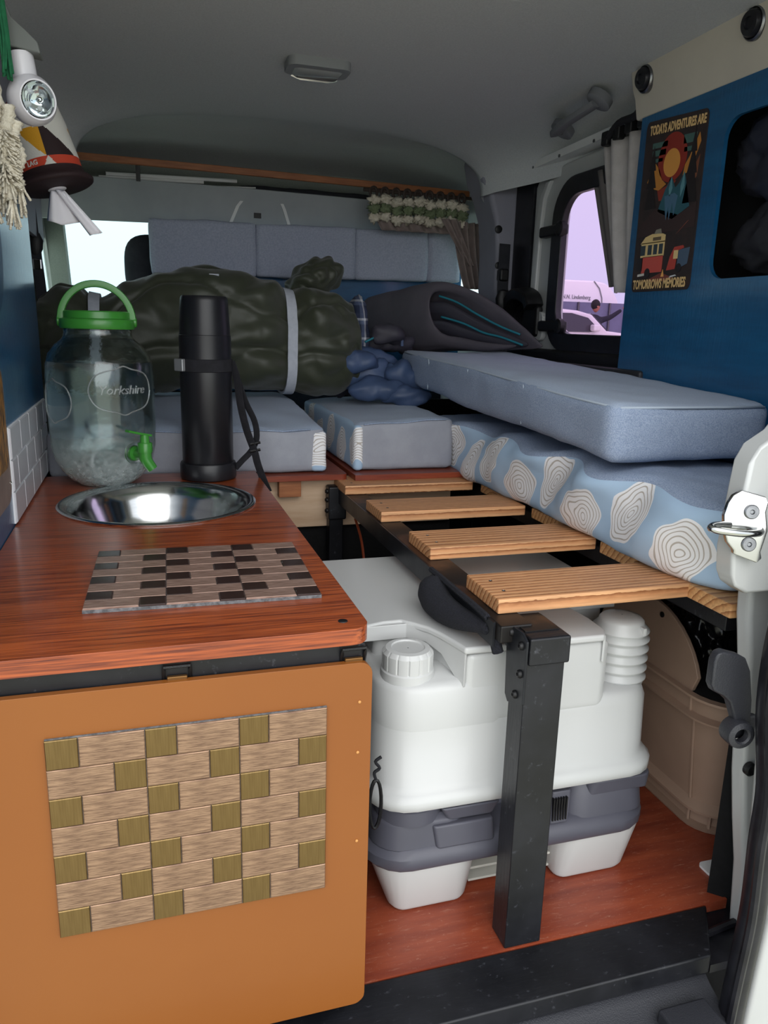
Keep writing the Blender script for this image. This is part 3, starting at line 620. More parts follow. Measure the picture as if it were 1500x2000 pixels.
# seat box below the cushions
sb = thing('seat_box', 'pale plywood front of the seat box below the left cushions', 'box', (.3, 1.9, 0))
obj('front_panel', B((.10, 1.695, .362), (.70, 1.708, .4770)), 'ply_light', sb)
obj('wood_block', B((.278, 1.672, .4385), (.328, 1.694, .476)), 'pine_trim', sb, bev=.001)
obj('gap_blackout', B((.705, 2.262, .001), (1.015, 2.275, .60)), 'black_carpet_shade', sb)  # added black sheet, keeps the bright cab wall out of the bed gap
obj('dark_base', B((-.19, 1.715, .001), (.71, 2.28, .4760)), 'black_carpet_shade', sb)
tag(obj('seat_board', prism([(-.198, 1.657)] + [(.432-.012+.012*math.sin(a), 1.657+.012-.012*math.cos(a)) for a in [PI/2*i/5 for i in range(6)]] + [(.432, 2.28), (-.198, 2.28)], 'z', .4775, .4905), 'red_board', bev=.001), 'red-brown board under the left seat cushion', 'board')
tag(obj('seat_board', prism([(.445, 1.640), (.712, 1.640), (.712, 2.28), (.445, 2.28)], 'z', .4775, .4905), 'red_board', bev=.001), 'red-brown board under the middle seat cushion behind the slats', 'board')
tag(obj('power_cable', tube(spline([(.436, 1.60, .40), (.438, 1.55, .36), (.437, 1.52, .30), (.432, 1.50, .2), (.43, 1.5, .01)], 4), .003, 6), M('orange_cable', '#8a3a1c', .5)), 'thin orange-brown cable hanging in the dark gap behind the toilet', 'cable')

# ------------------------------------------------------------------ cushions
M('denim', '#94a5bd', .95, c2='#a8b5c9', ns=650, lo=.35, hi=.62, bump=.5, bs=800, sheen=.1, detail=6.)
M('denim_dark', '#8092ae', .95, c2='#a3b0c6', ns=560, lo=.38, hi=.60, bump=.6, bs=800, detail=6.)
M('grey_lining', '#9c9fa8', .9, c2='#92959f', ns=18, bump=.2, bs=600)
M('piping', '#aebac8', .8)
def ring_fabric(name, ua, u0, pitch, zc, amp, base='#a9c3dc', s=1.):
    m = bpy.data.materials.new(name); m.use_nodes = True; t = m.node_tree; p = t.nodes['Principled BSDF']; L = t.links.new
    p.inputs['Roughness'].default_value = .9
    co = nd(t, 'ShaderNodeTexCoord'); sp_ = nd(t, 'ShaderNodeSeparateXYZ'); L(co.outputs['Object'], sp_.inputs[0])
    def mth(op, a, b=None, c=None):
        n = nd(t, 'ShaderNodeMath', operation=op)
        for i, v in enumerate((a, b, c)):
            if v is None: continue
            if isinstance(v, (int, float)): n.inputs[i].default_value = v
            else: L(v, n.inputs[i])
        return n.outputs[0]
    nz = nd(t, 'ShaderNodeTexNoise', i_Scale=16., i_Detail=1.); L(co.outputs['Object'], nz.inputs[0])
    wob = mth('MULTIPLY', mth('SUBTRACT', nz.outputs[0], .5), .055)
    u = mth('DIVIDE', mth('SUBTRACT', sp_.outputs[ua], u0), pitch)
    cell = mth('FLOOR', u); fu = mth('MULTIPLY', mth('SUBTRACT', mth('SUBTRACT', u, cell), .5), pitch)
    par = mth('SUBTRACT', mth('MULTIPLY', mth('FRACT', mth('MULTIPLY', cell, .5)), 2.), .5)
    dz = mth('SUBTRACT', mth('SUBTRACT', sp_.outputs[2], zc), mth('MULTIPLY', par, amp))
    sk = mth('ADD', fu, mth('MULTIPLY', dz, .35))
    d = mth('SQRT', mth('ADD', mth('POWER', mth('DIVIDE', mth('ADD', sk, wob), .046*s), 2.), mth('POWER', mth('DIVIDE', mth('ADD', dz, mth('MULTIPLY', wob, .6)), .052*s), 2.)))
    mask = mth('LESS_THAN', d, 1.); ring = mth('GREATER_THAN', mth('FRACT', mth('MULTIPLY', d, 6.5)), .74)
    mx = nd(t, 'ShaderNodeMix', data_type='RGBA'); mx.inputs[6].default_value = lin('#eeeef0'); mx.inputs[7].default_value = lin('#b9b2ab'); L(ring, mx.inputs[0])
    m2 = nd(t, 'ShaderNodeMix', data_type='RGBA'); m2.inputs[6].default_value = lin(base); L(mask, m2.inputs[0]); L(mx.outputs[2], m2.inputs[7]); L(m2.outputs[2], p.inputs['Base Color'])
    n2 = nd(t, 'ShaderNodeTexNoise', i_Scale=700.); L(co.outputs['Object'], n2.inputs[0]); b = nd(t, 'ShaderNodeBump', i_Strength=.2, i_Distance=.001); L(n2.outputs[0], b.inputs['Height']); L(b.outputs[0], p.inputs['Normal'])
    MATS[name] = m
ring_fabric('ring_fabric_long', 1, -.02, .118, .058, .030)
ring_fabric('ring_fabric_short', 1, 0, .12, .05, .02, s=.9)

def seam(pts, r, mat, parent, name='piping', closed=False):
    return obj(name, tube(pts, r, 6, closed=closed), mat, parent, sharp=180)
# lower mattress, folds along its patterned side
def warp_low(P):
    fold = 0.
    if P.x < .80:
        w = (.80-P.x)/.10; s = P.y*9.2 + P.z*16
        fold = .015*math.sin(s*2.2 + 1.3*math.sin(P.y*6))*w*(.4 + (P.z-.478)/.12)
        top = max(0., (P.z-.56)/.05)
        P.x += fold*.8 + .009*math.sin(P.y*33)*top*w; P.z += .009*math.sin(P.y*27+1.)*top*w
    if P.y < .95: P.x += (.95-P.y)**2*1.6*max(0, (1.02-P.x)/.32); P.z += (.95-P.y)*.02*max(0., (P.z-.50)/.1)
    if P.y > 1.75: P.x += (P.y-1.75)**2*.5
    return P
lm = thing('lower_mattress', 'lower mattress with light blue tree-ring patterned side and denim top on the slats', 'mattress', (.84, 1.30, .478))
cu = cushion(.700, .996, .795, 1.865, .4788, .600, .022, .008, .006, 8., 3., .013, warp_low)
obj('patterned_side', cu['side'], 'ring_fabric_long', lm, sharp=180); tp_ = obj('denim_top', cu['top'], 'denim_dark', lm, sharp=180)
# upper mattress
def warp_up(P):
    k = (P.y-1.03)/1.05
    P.z += .045*k + .004*math.sin(P.y*11)*(P.z < .67)
    if P.z > .66: P.z += -.006*math.sin(min(1, max(0, (P.x-.69)/.3))*PI)
    return P
um = thing('upper_mattress', 'plain denim blue mattress lying on top of the patterned one', 'mattress', (.84, 1.55, .62))
cu = cushion(.690, .997, 1.030, 2.09, .6195, .712, .020, .008, .004, 7., 9., .015, warp_up)
obj('side', cu['side'], 'denim_dark', um, sharp=180); obj('top', cu['top'], 'denim', um, sharp=180)
seam([(.6945 + (.010 if y in (1.04, 2.08) else 0), y, .7060 + .045*(y-1.03)/1.05 + .002*math.sin(y*9)) for y in (1.04, 1.06, 1.2, 1.4, 1.6, 1.8, 1.95, 2.06, 2.08)], .0022, 'piping', um)
seam([(x, 1.0345, .7055) for x in (.705, .8, .9, .98)], .0022, 'piping', um)
for y in (1.33, 1.60, 1.85): seam([(.6885, y + .004*math.sin(z*90), z + .045*(y-1.03)/1.05) for z in (.63, .65, .67, .69, .705)], .0012, 'piping', um, 'side_seam')
# left and middle seat cushions
def warp_l(P):
    if P.z > .57: P.z += .006*math.sin(P.x*38 + P.y*22)*max(0, (P.z-.57)/.03)*min(1, max(0, (2.0-P.y)/.3)); P.z += .03*max(0, min(1, (P.y-1.68)/.4))
    return P
lc = thing('seat_cushion', 'left seat cushion with grey front, blue corner and wrinkled denim top behind the flask', 'cushion', (.09, 1.98, .491))
cu = cushion(-.196, .386, 1.680, 2.28, .4915, .590, .014, .006, .003, 10., 5., .016, warp_l)
obj('lining', cu['side'], 'grey_lining', lc, sharp=180); obj('top', cu['top'], 'denim', lc, sharp=180)
cu2 = cushion(.352, .3885, 1.677, 2.27, .4935, .585, .010, .003, .003, 10., 6., .010)
obj('blue_corner', whole(cu2), 'ring_fabric_short', lc, sharp=180)
seam([(x, 1.6805, .588 + .002*math.sin(x*60)) for x in [-.19 + i*.03 for i in range(19)]], .0018, 'denim_dark', lc, 'front_seam')
mc = thing('seat_cushion', 'middle seat cushion with grey front and striped blue left side behind the slats', 'cushion', (.56, 1.98, .491))
def warp_m(P):
    if P.z > .58: P.z += .012*max(0, min(1, (P.x-.46)/.2))
    return P
cu = cushion(.455, .699, 1.683, 2.28, .4915, .600, .014, .004, .003, 8., 12., .015, warp_m)
obj('lining', cu['side'], 'grey_lining', mc, sharp=180); obj('top', cu['top'], 'denim', mc, sharp=180)
cu2 = cushion(.4525, .475, 1.679, 2.27, .4930, .597, .009, .003, .0025, 8., 13., .010)
obj('blue_corner', whole(cu2), 'ring_fabric_short', mc, sharp=180)
seam([(.475 + i*.02, 1.6835, .5985 + i*.0011 + .0015*math.sin(i)) for i in range(11)], .0018, 'denim_dark', mc, 'front_seam')
# backrest across the seats
M('backrest_fabric', '#9da4b8', .95, c2='#aeb4c5', ns=200, bump=.4, bs=700)
br = thing('backrest_cushion', 'long blue-grey backrest cushion with stitched channels across the front seats', 'cushion', (.52, 2.52, .93))
xs = [.036, .345, .660, .905, 1.02]
for a, b in zip(xs, xs[1:]):
    cu = cushion(a, b, 2.475, 2.53, .950, 1.105, .005, .003, .004, 9., a*7, .016, lambda P: (P.x, P.y, P.z + (P.x-.05)*.016))
    obj('channel', whole(cu), 'backrest_fabric', br, sharp=180)
tag(obj('backrest_board', B((.05, 2.535, .60), (1.05, 2.555, 1.04)), 'blue_paint', bev=.003), 'dark blue painted board below the backrest cushion', 'board')

# ------------------------------------------------------------------ portable toilet
M('toilet_white', '#c3c4c3', .34, c2='#bfc1c0', ns=3, coat=.15)
M('toilet_ivory', '#bdbcb3', .38)
M('toilet_grey', '#55555f', .42, c2='#4e4e58', ns=5)
to = thing('portable_toilet', 'white portable camping toilet with grey middle band standing on the floor', 'toilet', (.495, 1.07, 0))
def rr3(x0, y0, x1, y1, r, z, n=5): return [(x, y, z) for x, y in rrect(x0, y0, x1, y1, r, n)]
lt = loft([rr3(.318, .935, .684, 1.235, .03, .0008), rr3(.288, .925, .708, 1.262, .04, .085)])
loft([rr3(.312, .884, .418, .97, .016, .0008), rr3(.304, .879, .424, .97, .022, .010), rr3(.276, .864, .440, .97, .045, .088)], lt)
loft([rr3(.572, .884, .682, .97, .016, .0008), rr3(.567, .879, .692, .97, .022, .010), rr3(.560, .864, .716, .97, .045, .088)], lt)
obj('waste_tank', lt, 'toilet_white', to, bev=.004, seg=3)
for z, d in ((.058, .0), (.036, .004), (.012, .008)): obj('recess_rib', prism([(.432, .895+d), (.572, .895+d), (.572, .935), (.432, .935)], 'z', z, z+.004), 'toilet_ivory', to, bev=.001)
gb = loft([rr3(.272, .862, .716, 1.274, .055, .083), rr3(.266, .857, .720, 1.278, .06, .090), rr3(.266, .857, .720, 1.278, .06, .104), rr3(.275, .864, .712, 1.272, .055, .113), rr3(.280, .872, .708, 1.266, .05, .118)])
gr = obj('grey_band', gb, 'toilet_grey', to)
g2 = loft([rr3(.276, .866, .425, 1.25, .045, .112), rr3(.280, .870, .425, 1.25, .045, .150), rr3(.290, .88, .425, 1.25, .04, .158)])
loft([rr3(.570, .866, .712, 1.25, .035, .112), rr3(.572, .870, .708, 1.25, .035, .150), rr3(.58, .88, .70, 1.25, .03, .172)], g2)
loft([rr3(.40, .93, .60, 1.25, .02, .112), rr3(.40, .93, .60, 1.25, .02, .172)], g2)
obj('grey_housing', g2, 'toilet_grey', gr, bev=.003)
obj('grey_tray', loft([rr3(.380, .868, .448, .95, .006, .150), rr3(.366, .862, .456, .95, .006, .173)]), 'toilet_grey', gr, bev=.003)
obj('grey_step', loft([rr3(.362, .860, .450, .93, .006, .112), rr3(.356, .864, .448, .93, .006, .146)]), 'toilet_grey', gr, bev=.003)
obj('grey_drum', lathe([(.050, .150), (.050, .171), (.046, .174)], (.335, .915, 0), 32), 'toilet_grey', gr)
obj('grey_tray', loft([rr3(.605, .870, .706, .95, .006, .148), rr3(.600, .864, .712, .95, .02, .174)]), 'toilet_grey', gr, bev=.003)
lv = obj('slide_latch', loft([rr3(.538, .862, .568, .92, .004, .118), rr3(.540, .866, .572, .92, .004, .168)]), 'toilet_grey', gr, bev=.002)
for i in range(6): obj('latch_rib', B((.5405+i*.0042, .8605, .124), (.5425+i*.0042, .868, .160)), 'black_plastic', lv)
ut = loft([rr3(.274, .864, .720, 1.282, .06, .1745), rr3(.268, .858, .726, 1.288, .062, .179), rr3(.268, .858, .726, 1.288, .062, .192), rr3(.274, .864, .720, 1.282, .06, .199), rr3(.280, .872, .716, 1.276, .058, .206),
           rr3(.281, .874, .714, 1.275, .058, .29), rr3(.283, .878, .710, 1.272, .056, .302), rr3(.290, .885, .702, 1.265, .05, .308)])
obj('fresh_tank', ut, 'toilet_white', to, sharp=60)
u2 = loft([rr3(.281, .874, .50, 1.10, .058, .29), rr3(.281, .874, .50, 1.10, .058, .345), rr3(.284, .878, .50, 1.10, .056, .352), rr3(.292, .886, .50, 1.10, .05, .356)])
obj('cap_shoulder', u2, 'toilet_white', to, sharp=60)
u3 = prism([(.396, .8745), (.616, .8745), (.621, .885), (.618, 1.00), (.700, 1.02), (.700, 1.26), (.300, 1.26), (.300, .985), (.360, .985), (.384, .95)], 'z', .29, .394)
obj('bowl_block', u3, 'toilet_white', to, bev=.012, seg=4)
lidp = [(.277, 1.292), (.277, .974)] + [(.277 + .075*math.sin(a), .974 + .012*math.sin(a*2)) for a in (.5, 1.0)] + [(.352, .972), (.368, .952), (.378, .925), (.386, .895), (.392, .870), (.602, .866), (.614, .885), (.616, .93), (.610, .985), (.630, 1.005), (.715, 1.012), (.722, 1.03), (.722, 1.292)]
ld = obj('lid', prism(lidp, 'z', .3965, .407), 'toilet_white', to, bev=.004, seg=3)
skirt = [(.281, .977), (.345, .977), (.368, .957), (.380, .925), (.388, .895), (.3935, .873)]
ws_ = [.022, .022, .022, .028, .048, .056]
bm = nb(); rings = [[(x, y, .404), (x+.004, y+.003, .404), (x+.004, y+.003, .404-h), (x, y, .404-h)] for (x, y), h in zip(skirt, ws_)]
obj('lid_skirt', loft(rings, bm), 'toilet_white', ld, bev=.001)
obj('lid_skirt', loft([[(x, y, .404), (x-.004, y, .404), (x-.004, y, .404-h), (x, y, .404-h)] for x, y, h in ((.610, .99, .02), (.6155, .93, .03), (.6135, .886, .040), (.606, .870, .040))]), 'toilet_white', ld, bev=.001)
obj('back_lip', loft([[(x, 1.0, .39), (x, 1.008, .39), (x, 1.008, z), (x, 1.0, z)] for x, z in ((.615, .405), (.63, .418), (.66, .428), (.690, .428), (.702, .42), (.707, .405))]), 'toilet_white', ld, bev=.002)
cp = obj('filler_neck', lathe([(.038, .350), (.037, .364), (.033, .368)], (.329, .921, 0), 40), 'toilet_white', to)
obj('filler_cap', lathe([(.032, .364), (.0345, .366), (.0345, .388), (.0305, .3935), (.0235, .3945), (.0225, .3925), (.001, .3925)], (.329, .921, 0), 112, cap=False, fn=lambda a, z: 1 + (.02*(1 if (a*7/PI) % 1 < .86 else -1) if z < .392 else 0)), 'toilet_white', cp, sharp=22)
pr_ = [(.040, .302)]
for i in range(5): z = .305 + i*.0152; pr_ += [(.0372, z), (.0435, z+.0045), (.0435, z+.0065), (.0372, z+.0125)]
pr_ += [(.0425, .3830), (.0425, .3845), (.034, .3935), (.0335, .3975), (.030, .4015), (.018, .4040), (.001, .4045)]
pb = obj('pump_bellows', lathe(pr_, (.677, .937, 0), 48, cap=False), 'toilet_white', to, sharp=180)
obj('pump_tab', B((.688, .8955, .384), (.693, .905, .396)), 'toilet_white', pb, bev=.001)
t = thing('carabiner', 'black carabiner on a cord hanging left of the toilet', 'carabiner', (.2675, .857, .17))
obj('loop', tube([(.2675 + .008*math.cos(a), .854, .205 + .036*math.sin(a)) for a in [2*PI*i/20 for i in range(20)]], .0025, 6, closed=True), 'black_plastic', t)
obj('cord', tube(spline([(.2675, .854, .241), (.265, .854, .252), (.272, .854, .258), (.266, .854, .268), (.274, .854, .274)], 4), .0022, 6), 'webbing', t)

# ------------------------------------------------------------------ tan crate at the right wheel arch
M('crate_tan', '#a68b78', .48, c2='#9c8270', ns=6)
cr_ = thing('storage_crate', 'tan plastic storage crate with raised rounded side right of the toilet', 'crate', (.93, 1.1, 0))
def cring(e, z, n=6): return rr3(.862-e, .908-e, 1.012, 1.34, .055+e*.5, z, n)
cb = loft([cring(.006, .0008), cring(.008, .005), cring(-.007, .006), cring(-.007, .032), cring(.009, .033), cring(.010, .038), cring(-.004, .048), cring(.014, .208), cring(.034, .210), cring(.035, .214), cring(.022, .217), cring(.025, .244), cring(.037, .247), cring(.037, .251), cring(.026, .2515)], caps=False)
obj('body', cb, 'crate_tan', cr_, sharp=30)
obj('inside', loft([cring(.022, .2510), cring(.010, .2), cring(-.008, .06), cring(-.06, .05)], caps=True), 'black_carpet_shade', cr_)  # tan crate interior coloured black, its shade put into the colour
arc = [(.955, .244)] + [(1.085 + .150*math.cos(a), .235 + .135*math.sin(a)) for a in [PI*(1-i/20) for i in range(2, 21)]] + [(1.235, .244)]
obj('raised_side', prism(arc, 'x', .8365, .8445), 'crate_tan', cr_, bev=.002)
obj('side_hole', lathe([(.005, 0), (.005, .002)], (.8365, 1.045, .349), 14, axis=(-1, 0, 0)), 'black_plastic', cr_)
for a, b, c in (((.8655, .955, .047), (.848, .952, .209), .003), ((.8395, .952, .216), (.8365, .952, .246), .003), ((.866, .955, .005), (.866, .955, .034), .003), ((.882, .922, .005), (.882, .922, .034), .003)): obj('rib', tube([a, b], c, 6), 'crate_tan', cr_)
M('bin_bag', '#08080a', .22, c2='#101014', ns=30, bump=.8, bs=30)
bm = nb(); bmesh.ops.create_icosphere(bm, subdivisions=5, radius=1.)
for v in bm.verts:
    p = v.co.copy(); v.co = Vector((.925 + p.x*.055, 1.08 + p.y*.10, .30 + p.z*.085)) + p*.022*fbm(p, 2.4, 4)
tag(obj('plastic_bag', bm, 'bin_bag', sharp=180), 'crumpled shiny black plastic bag inside the tan crate', 'bag')
# ------------------------------------------------------------------ sleeping bags
M('olive_nylon', '#3b3f33', .48, c2='#343829', ns=7, bump=.25, bs=60, sheen=.15)
M('strap_white', '#b9bec8', .8, c2='#adb2bd', ns=80)
M('taupe_nylon', '#57525a', .6, c2='#4c4850', ns=8, bump=.3, bs=90)
M('slate_nylon', '#3c3a44', .6, c2='#34323c', ns=8, bump=.3, bs=90)
M('blue_nylon', '#46587a', .5, c2='#3a4a68', ns=7, bump=.25, bs=60)
M('teal_piping', '#1f7484', .6)
ob = thing('olive_sleeping_bag', 'bulky olive green sleeping bag rolled up and cinched by white straps', 'sleeping bag', (.16, 2.07, .62))
def interp(tab, x):
    for (a, p), (b, q) in zip(tab, tab[1:]):
        if x <= b: t = min(1, max(0, (x-a)/(b-a))); t = t*t*(3-2*t); return p + (q-p)*t
    return tab[-1][1]
TOP = [(-.245, .80), (-.23, .868), (-.18, .892), (-.14, .890), (-.105, .865), (-.09, .868), (-.03, .908), (.05, .938), (.14, .955), (.24, .950), (.31, .930), (.365, .893), (.42, .914), (.48, .908), (.535, .872), (.555, .80), (.565, .74)]
WID = [(-.245, .05), (-.23, .10), (-.16, .128), (-.105, .110), (-.04, .132), (.15, .140), (.28, .135), (.365, .108), (.43, .130), (.50, .120), (.545, .09), (.565, .04)]
def bag_ring(x, n=132, grow=0., nz=1.):
    top, w = interp(TOP, x), interp(WID, x); bot = .642 if -.2 < x < .53 else .665; zc, hz = (top+bot)/2, (top-bot)/2; ring = []
    for i in range(n):
        a = 2*PI*i/n; c, s = math.cos(a), math.sin(a)
        k = 1/(abs(c)**2.6 + abs(s)**2.6)**(1/2.6)
        p = Vector((x, 2.075 - w*c*k, zc + hz*s*k)); d = Vector((0, -c, s)); r = grow
        if nz:
            cin = max(math.exp(-abs(x-xc)/.05) for xc in (-.10, .365))
            q1 = Vector((p.x*5 + p.z*7, p.y*3, p.z*11 - p.x*4)); q2 = Vector((p.x*16 + 3, p.y*8, p.z*24 + p.x*6))
            n1, n2 = noise.noise(q1), noise.noise(q2); near = 1 - .85*max(math.exp(-((x-xc)/.022)**2) for xc in (-.10, .365))
            r += nz*near*(.040*(math.sqrt(n1*n1 + .002) - .2) + .009*(math.sqrt(n2*n2 + .004) - .2) + .010*cin*math.sqrt(math.sin(a*7 + x*16)**2 + .02) - .005*cin)
            for ac in (.62, 1.55, -.25): r -= nz*.011*math.exp(-((a - ac - .25*math.sin(x*14+ac) if a < PI*1.5 else a - 2*PI - ac)/.07)**2)
        ring.append(p + d*r + Vector((nz*.004*fbm(p, 10., 8.), 0, 0)))
    return ring
bx = [-.245, -.24, -.23] + [-.22 + .006*i for i in range(128)] + [.545, .555, .562, .565]
obj('roll', loft([bag_ring(x) for x in bx]), 'olive_nylon', ob, sharp=180)
for xc in (-.105, .363):
    r1 = [bag_ring(xc + dx, 132, g, .25) for dx, g in ((-.0125, .002), (-.0125, .009), (.0125, .009), (.0125, .002))]
    obj('strap', loft(r1 + [r1[0]], caps=False), 'strap_white', ob, sharp=50)
bm = nb(); bmesh.ops.create_icosphere(bm, subdivisions=5, radius=1.)
for v in bm.verts:
    p = v.co.copy(); t_ = (p.x+1)/2
    q = Vector((.375 + .155*t_, 2.13 + p.y*.075*(1-.3*t_), .912 + .045*t_ + p.z*(.036 + .020*math.sin(t_*2.6))))
    v.co = q + p*.010*(abs(noise.noise(p*1.8))*2 - .5)
obj('hood', bm, 'olive_nylon', ob, sharp=180)
# tag strip on the roll
obj('care_label', B((.162, 1.978, .925), (.185, 1.981, .930)), 'strap_white', ob)
# plaid lining shirt tucked behind the roll
def plaid():
    m = bpy.data.materials.new('plaid'); m.use_nodes = True; t = m.node_tree; p = t.nodes['Principled BSDF']; L = t.links.new; p.inputs['Roughness'].default_value = .9
    co = nd(t, 'ShaderNodeTexCoord'); sp_ = nd(t, 'ShaderNodeSeparateXYZ'); L(co.outputs['Object'], sp_.inputs[0])
    acc = None
    for ax, k in ((0, 22.), (2, 20.)):
        a = nd(t, 'ShaderNodeMath', operation='MULTIPLY'); L(sp_.outputs[ax], a.inputs[0]); a.inputs[1].default_value = k
        f = nd(t, 'ShaderNodeMath', operation='FRACT'); L(a.outputs[0], f.inputs[0])
        g = nd(t, 'ShaderNodeValToRGB'); g.color_ramp.interpolation = 'CONSTANT'; e = g.color_ramp.elements
        e[0].color = (.02, .03, .07, 1); e[1].position = .42; e[1].color = (.10, .13, .22, 1); n1 = e.new(.62); n1.color = (.62, .64, .68, 1); n2 = e.new(.74); n2.color = (.04, .05, .10, 1)
        L(f.outputs[0], g.inputs[0])
        if acc is None: acc = g
        else:
            mx = nd(t, 'ShaderNodeMix', data_type='RGBA'); mx.inputs[0].default_value = .5; L(acc.outputs[0], mx.inputs[6]); L(g.outputs[0], mx.inputs[7]); L(mx.outputs[2], p.inputs['Base Color'])
    MATS['plaid'] = m
plaid()
bm = nb(); bmesh.ops.create_icosphere(bm, subdivisions=4, radius=1.)
for v in bm.verts: p = v.co.copy(); v.co = Vector((.566 + p.x*.032, 2.12 + p.y*.07, .785 + p.z*.11 + p.x*.02)) + p*.012*fbm(p, 2.5, 6)
tag(obj('plaid_shirt', bm, 'plaid', sharp=180), 'navy and white plaid cloth tucked between the two sleeping bags', 'cloth')

# grey folded sleeping bag lying on the mattress end
gb_ = thing('grey_sleeping_bag', 'dark grey folded sleeping bag with teal piping on the far end of the mattress', 'sleeping bag', (.85, 2.1, .76))
def ribbon(pts, th, ext, steps=7, shrink=.10, nz=.006, seed=0.):
    P = spline(pts, 5); n = len(P); ax = Vector((.68, -.73, 0)).normalized()
    up_, dn = [], []
    for i, p in enumerate(P):
        d = P[min(i+1, n-1)] - P[max(i-1, 0)]; u, w = d.dot(ax), d.z; l = math.hypot(u, w) or 1.
        nrm = (ax*(-w) + Vector((0, 0, 1))*u)/l
        e = th/2*min(1., .35 + 2.2*min(i, n-1-i)/n*2)
        up_.append(p + nrm*e); dn.append(p - nrm*e)
    poly = up_ + dn[::-1]; c = sum(poly, Vector())/len(poly); rings = []
    for s in range(steps+1):
        t = s/steps; k = 1 - shrink*t*t - (.10 if s == 0 else 0)*.25
        ring = []
        for q in poly:
            v = c + (q-c)*k + Vector(ext)*t
            ring.append(v + Vector((0, 0, 1))*nz*fbm(v, 9., seed))
        rings.append(ring)
    bm = loft(rings, caps=False); bm.verts.ensure_lookup_table(); m = len(poly)
    for base in (0, steps*m):
        for i in range(n-1): bm.faces.new((bm.verts[base+i], bm.verts[base+i+1], bm.verts[base+m-2-i], bm.verts[base+m-1-i]))
    bmesh.ops.recalc_face_normals(bm, faces=bm.faces[:])
    return bm
EX = (-.13, .30, -.03)
outer = [(1.03, 1.875, .772), (1.003, 1.906, .806), (.946, 1.97, .866), (.888, 2.033, .912), (.84, 2.085, .930), (.806, 2.121, .928), (.790, 2.14, .908), (.787, 2.145, .880), (.794, 2.139, .842), (.808, 2.126, .810), (.830, 2.104, .788), (.871, 2.062, .778), (.929, 1.998, .773), (.983, 1.935, .772)]
obj('outer_fold', ribbon(outer, .030, EX, 8, .12, .008, 1.), 'taupe_nylon', gb_, sharp=180, sub=1)
obj('inner_fold', ribbon([(.815, 2.115, .882), (.843, 2.085, .872), (.893, 2.033, .836), (.951, 1.97, .802), (1.005, 1.907, .778)], .034, (-.09, .20, -.01), 5, .1, .005, 2.), 'slate_nylon', gb_, sharp=180, sub=1)
obj('inner_fold', ribbon([(.818, 2.112, .836), (.852, 2.079, .822), (.906, 2.022, .800), (.958, 1.964, .788), (1.000, 1.915, .778)], .026, (-.09, .20, -.01), 5, .1, .005, 3.), 'slate_nylon', gb_, sharp=180, sub=1)
for pts in ([(.809, 2.112, .905), (.848, 2.071, .888), (.892, 2.025, .856), (.94, 1.973, .825), (.978, 1.93, .806)], [(.816, 2.108, .848), (.863, 2.060, .832), (.907, 2.014, .808), (.943, 1.973, .797), (.985, 1.925, .778)]):
    obj('piping', tube(spline(pts, 5), .0032, 6), 'teal_piping', gb_, sharp=180)
# blue sleeping bag heaped below it
bb = thing('blue_sleeping_bag', 'heaped slate blue sleeping bag between the olive roll and the mattress', 'sleeping bag', (.6, 2.02, .612))
def lump(pts, r, seed):
    P = spline(pts, 6); n = len(P); rr = [r*(math.sin(PI*(i+.6)/(n+.2))**.45) for i in range(n)]
    bm = tube(P, rr, 20)
    for v in bm.verts: q = v.co; nn = (q - min(P, key=lambda s_: (s_-q).length_squared)).normalized(); v.co = q + nn*r*(.75*(math.sqrt(noise.noise(Vector((q.x*22, q.y*18, q.z*30)) + Vector((seed, 0, 0)))**2 + .003)) - .25)
    return bm
for i, (pts, r) in enumerate(([[(.515, 1.985, .650), (.57, 1.975, .655), (.63, 1.965, .650), (.675, 1.965, .640)], .034], [[(.50, 2.03, .672), (.55, 2.03, .69), (.60, 2.02, .695), (.665, 2.02, .672)], .040], [[(.545, 2.06, .745), (.58, 2.05, .735), (.63, 2.05, .715), (.69, 2.06, .70)], .038], [[(.59, 2.10, .755), (.63, 2.09, .775), (.68, 2.09, .775), (.73, 2.11, .76)], .034], [[(.51, 2.10, .70), (.52, 2.14, .66), (.56, 2.16, .655), (.66, 2.16, .66)], .042], [[(.60, 1.975, .640), (.64, 1.955, .642), (.69, 1.95, .638), (.735, 1.96, .636)], .030], [[(.62, 2.00, .70), (.66, 1.99, .69), (.70, 2.0, .675), (.74, 2.02, .67)], .040], [[(.49, 2.0, .70), (.52, 1.99, .725), (.56, 1.995, .728), (.60, 2.01, .71)], .032], [[(.60, 2.06, .79), (.64, 2.05, .80), (.69, 2.06, .785)], .030])):
    obj('fold', lump(pts, r, i*2.), 'slate_nylon' if i in (3, 4, 8) else 'blue_nylon', bb, sharp=180)
obj('piping', tube(spline([(.575, 2.045, .775), (.61, 2.045, .790), (.65, 2.05, .797), (.685, 2.055, .798)], 5), .0032, 6), 'teal_piping', bb, sharp=180)
obj('zip_pull', B((.676, 2.040, .765), (.684, 2.046, .797)), 'blue_nylon', bb, bev=.002)

